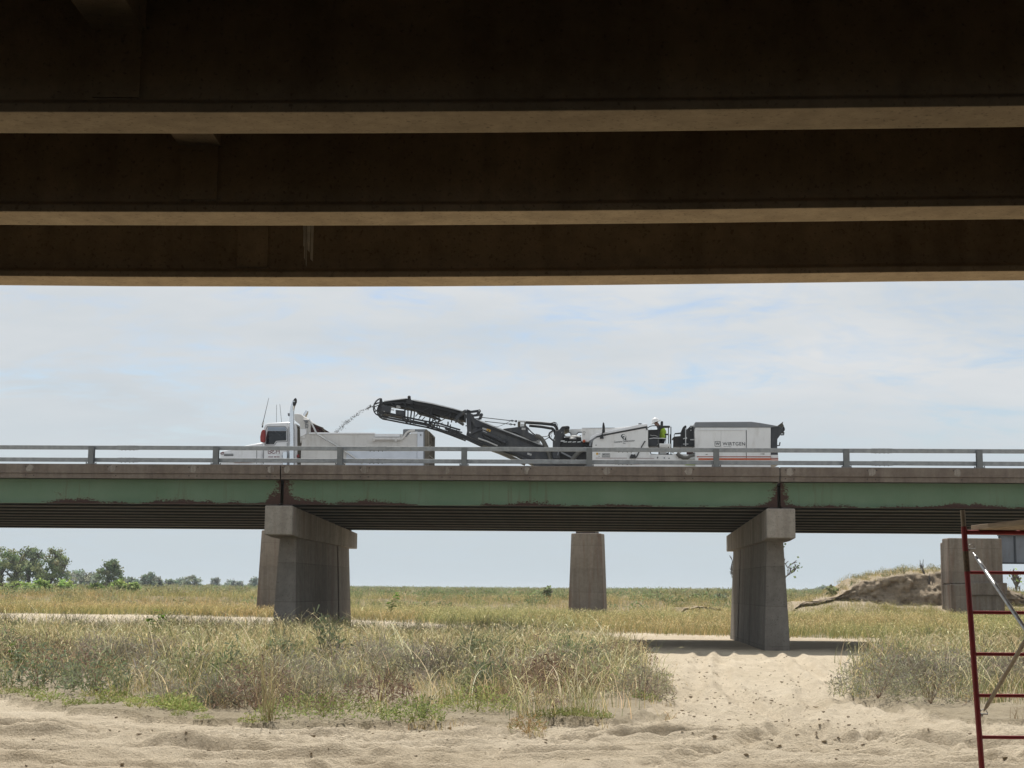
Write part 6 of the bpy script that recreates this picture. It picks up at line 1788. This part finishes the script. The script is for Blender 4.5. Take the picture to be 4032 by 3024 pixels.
for i, (px, b_, tp, hwp, yy, c_, lb) in enumerate(((30, 1284, 1256, 44, 165, YG, 'bright green willow bush at the left edge'), (95, 1286, 1254, 30, 160, YG, 'rounded bright willow bush under the cottonwoods'), (140, 1286, 1256, 28, 163, YG, 'willow bush right of the cottonwoods'), (205, 1288, 1262, 22, 158, ((.15, .2, .07), (.18, .22, .08)), 'dull green bush in the grass'), (250, 1289, 1254, 26, 155, YG, 'fresh green bush below the single dark cottonwood'), (288, 1289, 1259, 14, 155, YG, 'narrow fresh green bush at the right end of the row'), (1798, 1290, 1268, 15, 105, ((.2, .22, .1), (.25, .26, .13)), 'olive bush at the low end of the bank'),
        (1183, 1290, 1268, 9, 120, ((.24, .27, .15), (.28, .30, .17)), 'grey green bush left of the free standing pier'), (1500, 1296, 1284, 12, 125, ((.2, .23, .13), (.24, .26, .16)), 'low grey sage bush above the cut edge'), (1555, 1298, 1284, 14, 122, ((.21, .24, .14), (.26, .28, .18)), 'wide grey sage bush left of the right pier'))):
    tree('bush', lb, px, b_, tp, hwp, yy, 80 + i, c_, 1300 if yy > 140 else 210, .26, 'bushes on the plain', 'bush', trunkf=.16, shape=1.7)
tree('bare_tree', 'dead grey tree with a few leaves behind the right bridge pier', 1684, 1290, 1172, 46, 130, 101, MID, 150, .24, None, 'dead tree', True, .3, 1.0, .2)
tree('bare_tree', 'thin dead twigs showing left of the right bridge pier', 1592, 1290, 1196, 22, 131, 102, YG, 0, .26, None, 'dead tree', True, .3)
tree('bare_tree', 'leafless bush leaning on top of the bank beside the end pier', 2012, 1243, 1204, 26, 105, 103, YG, 0, .2, None, 'dead bush', True, .2)
tree('bare_tree', 'thin leafless twigs right of the end pier', 2192, 1290, 1225, 22, 112, 104, YG, 30, .2, None, 'dead bush', True, .2, 1.0, .2)
for i, (px, b_, tp, hwp, lb) in enumerate(((1868, 1264, 1240, 11, 'pale round weed on the rising edge of the bank'), (1934, 1246, 1222, 7, 'tall thin weed on the bank top'), (1952, 1245, 1218, 6, 'tall leaning weed on the bank top'), (1912, 1250, 1234, 8, 'small weed on the bank top'), (1845, 1272, 1252, 6, 'dark stalky weed low on the bank edge'))):
    tree('bank_weed', lb, px, b_, tp, hwp, YB + 1.5, 110 + i, ((.2, .22, .12), (.26, .26, .16)), 160, .13, 'weeds on the bank top', 'weed', trunkf=.3, shape=1.0)

# ------------------------------------------------------------------ single plants in the near weeds
def leafy(name, label, px, py, hpx, y, seed, n=26, col=((.10, .155, .04), (.13, .18, .05)), leaf=.085, cat='plant', group=None, spread=.35):
    """upright weed: stems with alternate heart shaped leaves"""
    r = np.random.default_rng(seed)
    x, _ = Q(px * K2, py * K2, y); z0 = float(hz_at([x], [y])[0])
    zt_ = Q(px * K2, (py - hpx) * K2, y)[1]; h = max(.4, zt_ - z0)
    t = bpy.data.objects.new(name, None); COL.objects.link(t); t.location = (x, y, z0); tag(t, label, cat, group); t['_off'] = (0.0, 0.0, 0.0)
    mb = MB(); c = Clump()
    for s_ in range(4):
        a = r.random() * 6.28; ln = spread * r.uniform(.3, 1)
        pts = [Vector((ln * f * f * h * math.cos(a) + .02 * r.normal(), ln * f * f * h * math.sin(a), h * f * r.uniform(.97, 1.0) * (1 - .1 * s_))) for f in (0, .3, .6, .85, 1)]
        mb.tube(pts, [.008, .007, .006, .005, .004], 5, 0, False)
        for k in range(n // 4):
            f = r.uniform(.3, 1.0); q = pts[min(3, int(f * 4))].lerp(pts[min(4, int(f * 4) + 1)], (f * 4) % 1)
            b_ = r.random() * 6.28; d = np.array([math.cos(b_), math.sin(b_), r.uniform(-.5, .3)]); d /= np.linalg.norm(d)
            s2 = np.cross(d, (0, 0, 1)); s2 /= np.linalg.norm(s2); up_ = np.cross(s2, d)
            l = leaf * r.uniform(.6, 1.3); p = np.array(q[:]) + d * .03
            o1 = [p, p + d * l * .15 + s2 * l * .42 + up_ * .01, p + d * l * .55 + s2 * l * .34, p + d * l, p + d * l * .55 - s2 * l * .34, p + d * l * .15 - s2 * l * .42 + up_ * .01]
            cc_ = jc(r, col[r.integers(len(col))])
            c.add(o1, [(0, 1, 2, 3), (0, 3, 4, 5)], cc_)
    mb.build('stem', plain(name + '_stem', (.17, .17, .08), .8), t)
    v, f, cc_ = c.arr(); o = np_mesh('leaves', v, f, [M['veg']], cc_); o.parent = t
leafy('sunflower_plant', 'tall dark leafed sunflower weed near the left edge', 42, 1470, 92, 26.5, 1, 46, leaf=.10)
leafy('sunflower_plant', 'fresh green broad leafed weed by the sandy channel', 338, 1400, 86, 40.0, 2, 60, ((.12, .2, .035), (.16, .24, .05)), .17, spread=.5)
leafy('sunflower_plant', 'bright green leafy weed right of the left bridge pier', 843, 1318, 40, 88.0, 3, 70, ((.15, .26, .05), (.2, .3, .07)), .26, spread=.7)
leafy('sunflower_plant', 'small dark leafed weed just right of the tall one', 92, 1478, 52, 26.0, 4, 30, leaf=.08)
leafy('sunflower_plant', 'pale leafed weed standing against the left pier base', 640, 1430, 70, 40.0, 5, 46, ((.26, .27, .17), (.3, .31, .2)), .09, spread=.5)
# single bushy weeds that stand out at the front
def weed(name, label, px, py, y_off, temp, sc, seed, group=None, cat='weed'):
    g_ = gp(px, py); x, y = g_[0], g_[1] + y_off
    z = float(hz_at([x], [y])[0])
    r = np.random.default_rng(seed)
    v, f, c = temp
    a = r.random() * 6.28
    R2 = np.array([[math.cos(a), -math.sin(a), 0], [math.sin(a), math.cos(a), 0], [0, 0, 1]])
    o = np_mesh(name, (v @ R2.T) * sc, f, [M['veg']], np.clip(c, 0, .8)); o.location = (x, y, z)
    tag(o, label, cat, group)
W = lambda s, n, rad, h, cols, leaf=.055, lw=.014, st=22, sc=(.2, .14, .1): twig_clump(s, n, rad, h, cols, leaf, lw, st, sc)
weed('tumbleweed', 'large round purplish brown tumbleweed in the left weeds', 525, 1560, .9, W(501, 1100, .60, .72, (BROWN, MAUVE, (.25, .18, .14))), 1.0, 1, 'tumbleweeds')
weed('tumbleweed', 'dark reddish brown tumbleweed above the bright green weeds', 800, 1548, 1.2, W(502, 900, .55, .50, ((.20, .135, .10), MAUVE)), 1.0, 2, 'tumbleweeds')
weed('tumbleweed', 'purplish tumbleweed left of the sand track', 1130, 1530, 1.6, W(503, 900, .6, .55, (MAUVE, BROWN)), 1.0, 3, 'tumbleweeds')
weed('tumbleweed', 'grey brown tumbleweed at the right end of the left weeds', 1390, 1530, .8, W(504, 800, .55, .5, ((.22, .18, .14), SAGE2)), 1.0, 4, 'tumbleweeds')
weed('sagebrush', 'blue green sagebrush at the far left sand edge', 40, 1505, 1.0, W(505, 1100, .65, .75, ((.19, .235, .155), SAGE), .065, .022), 1.0, 5, 'sagebrush clumps')
weed('sagebrush', 'sagebrush second from the left edge', 165, 1520, 1.0, W(506, 900, .55, .62, ((.2, .235, .15), SAGE), .065, .022), 1.0, 6, 'sagebrush clumps')
weed('sagebrush', 'grey sagebrush at the front of the right weeds', 1925, 1530, .8, W(507, 1100, .75, .72, (SAGE2, (.25, .24, .2)), .075, .013), 1.0, 7, 'sagebrush clumps')
weed('sagebrush', 'grey sagebrush next to the scaffold leg', 2040, 1540, .7, W(508, 1000, .7, .62, (SAGE2, (.26, .24, .19)), .075, .013), 1.0, 8, 'sagebrush clumps')
weed('green_weed', 'bright yellow green weed overhanging a dark hollow in the sand', 1030, 1552, .35, W(509, 900, .55, .34, (LIME, (.32, .35, .13)), .045, .014, 10, (.2, .2, .07)), 1.0, 9, 'bright green weeds')
weed('green_weed', 'yellow green weed at the sand edge, forward of the others', 890, 1578, .15, W(510, 700, .40, .30, (LIME, GREEN_), .045, .013, 10, (.2, .2, .07)), 1.0, 10, 'bright green weeds')
weed('green_weed', 'wide green weed patch left of the middle', 690, 1576, .4, W(511, 1200, .85, .30, (LIME, GREEN_, OLIVE), .045, .013, 10, (.2, .2, .07)), 1.0, 11, 'bright green weeds')
weed('dry_weed', 'small rusty tuft alone on the sand', 1140, 1584, .0, W(512, 420, .24, .26, (RUSTY, OLIVE), .05, .008, 14, (.3, .2, .1)), 1.0, 12)
weed('stalk_weed', 'dark upright broom like stalk weed in front of the tumbleweed', 572, 1583, .25, grass_clump(513, 30, (.6, 1.3), .010, ((.30, .27, .14), (.36, .31, .17)), .05, (-.15, .45), 0, 3), 1.0, 13)

# ------------------------------------------------------------------ air: thin even haze round the whole place
hb = MB(); hb.box(-9300, 9300, -60, 9300, -2.2, 14.0)
m = bpy.data.materials.new('haze_air'); m.use_nodes = True
nt = m.node_tree; nt.nodes.remove(nt.nodes['Principled BSDF'])
pv = nt.nodes.new('ShaderNodeVolumePrincipled')
pv.inputs['Color'].default_value = (.80, .88, .95, 1); pv.inputs['Density'].default_value = HAZE; pv.inputs['Anisotropy'].default_value = .2
nt.links.new(pv.outputs[0], nt.nodes['Material Output'].inputs['Volume'])
hz = hb.build('haze', m); tag(hz, 'thin pale summer haze over the plain', None, None, 'stuff')
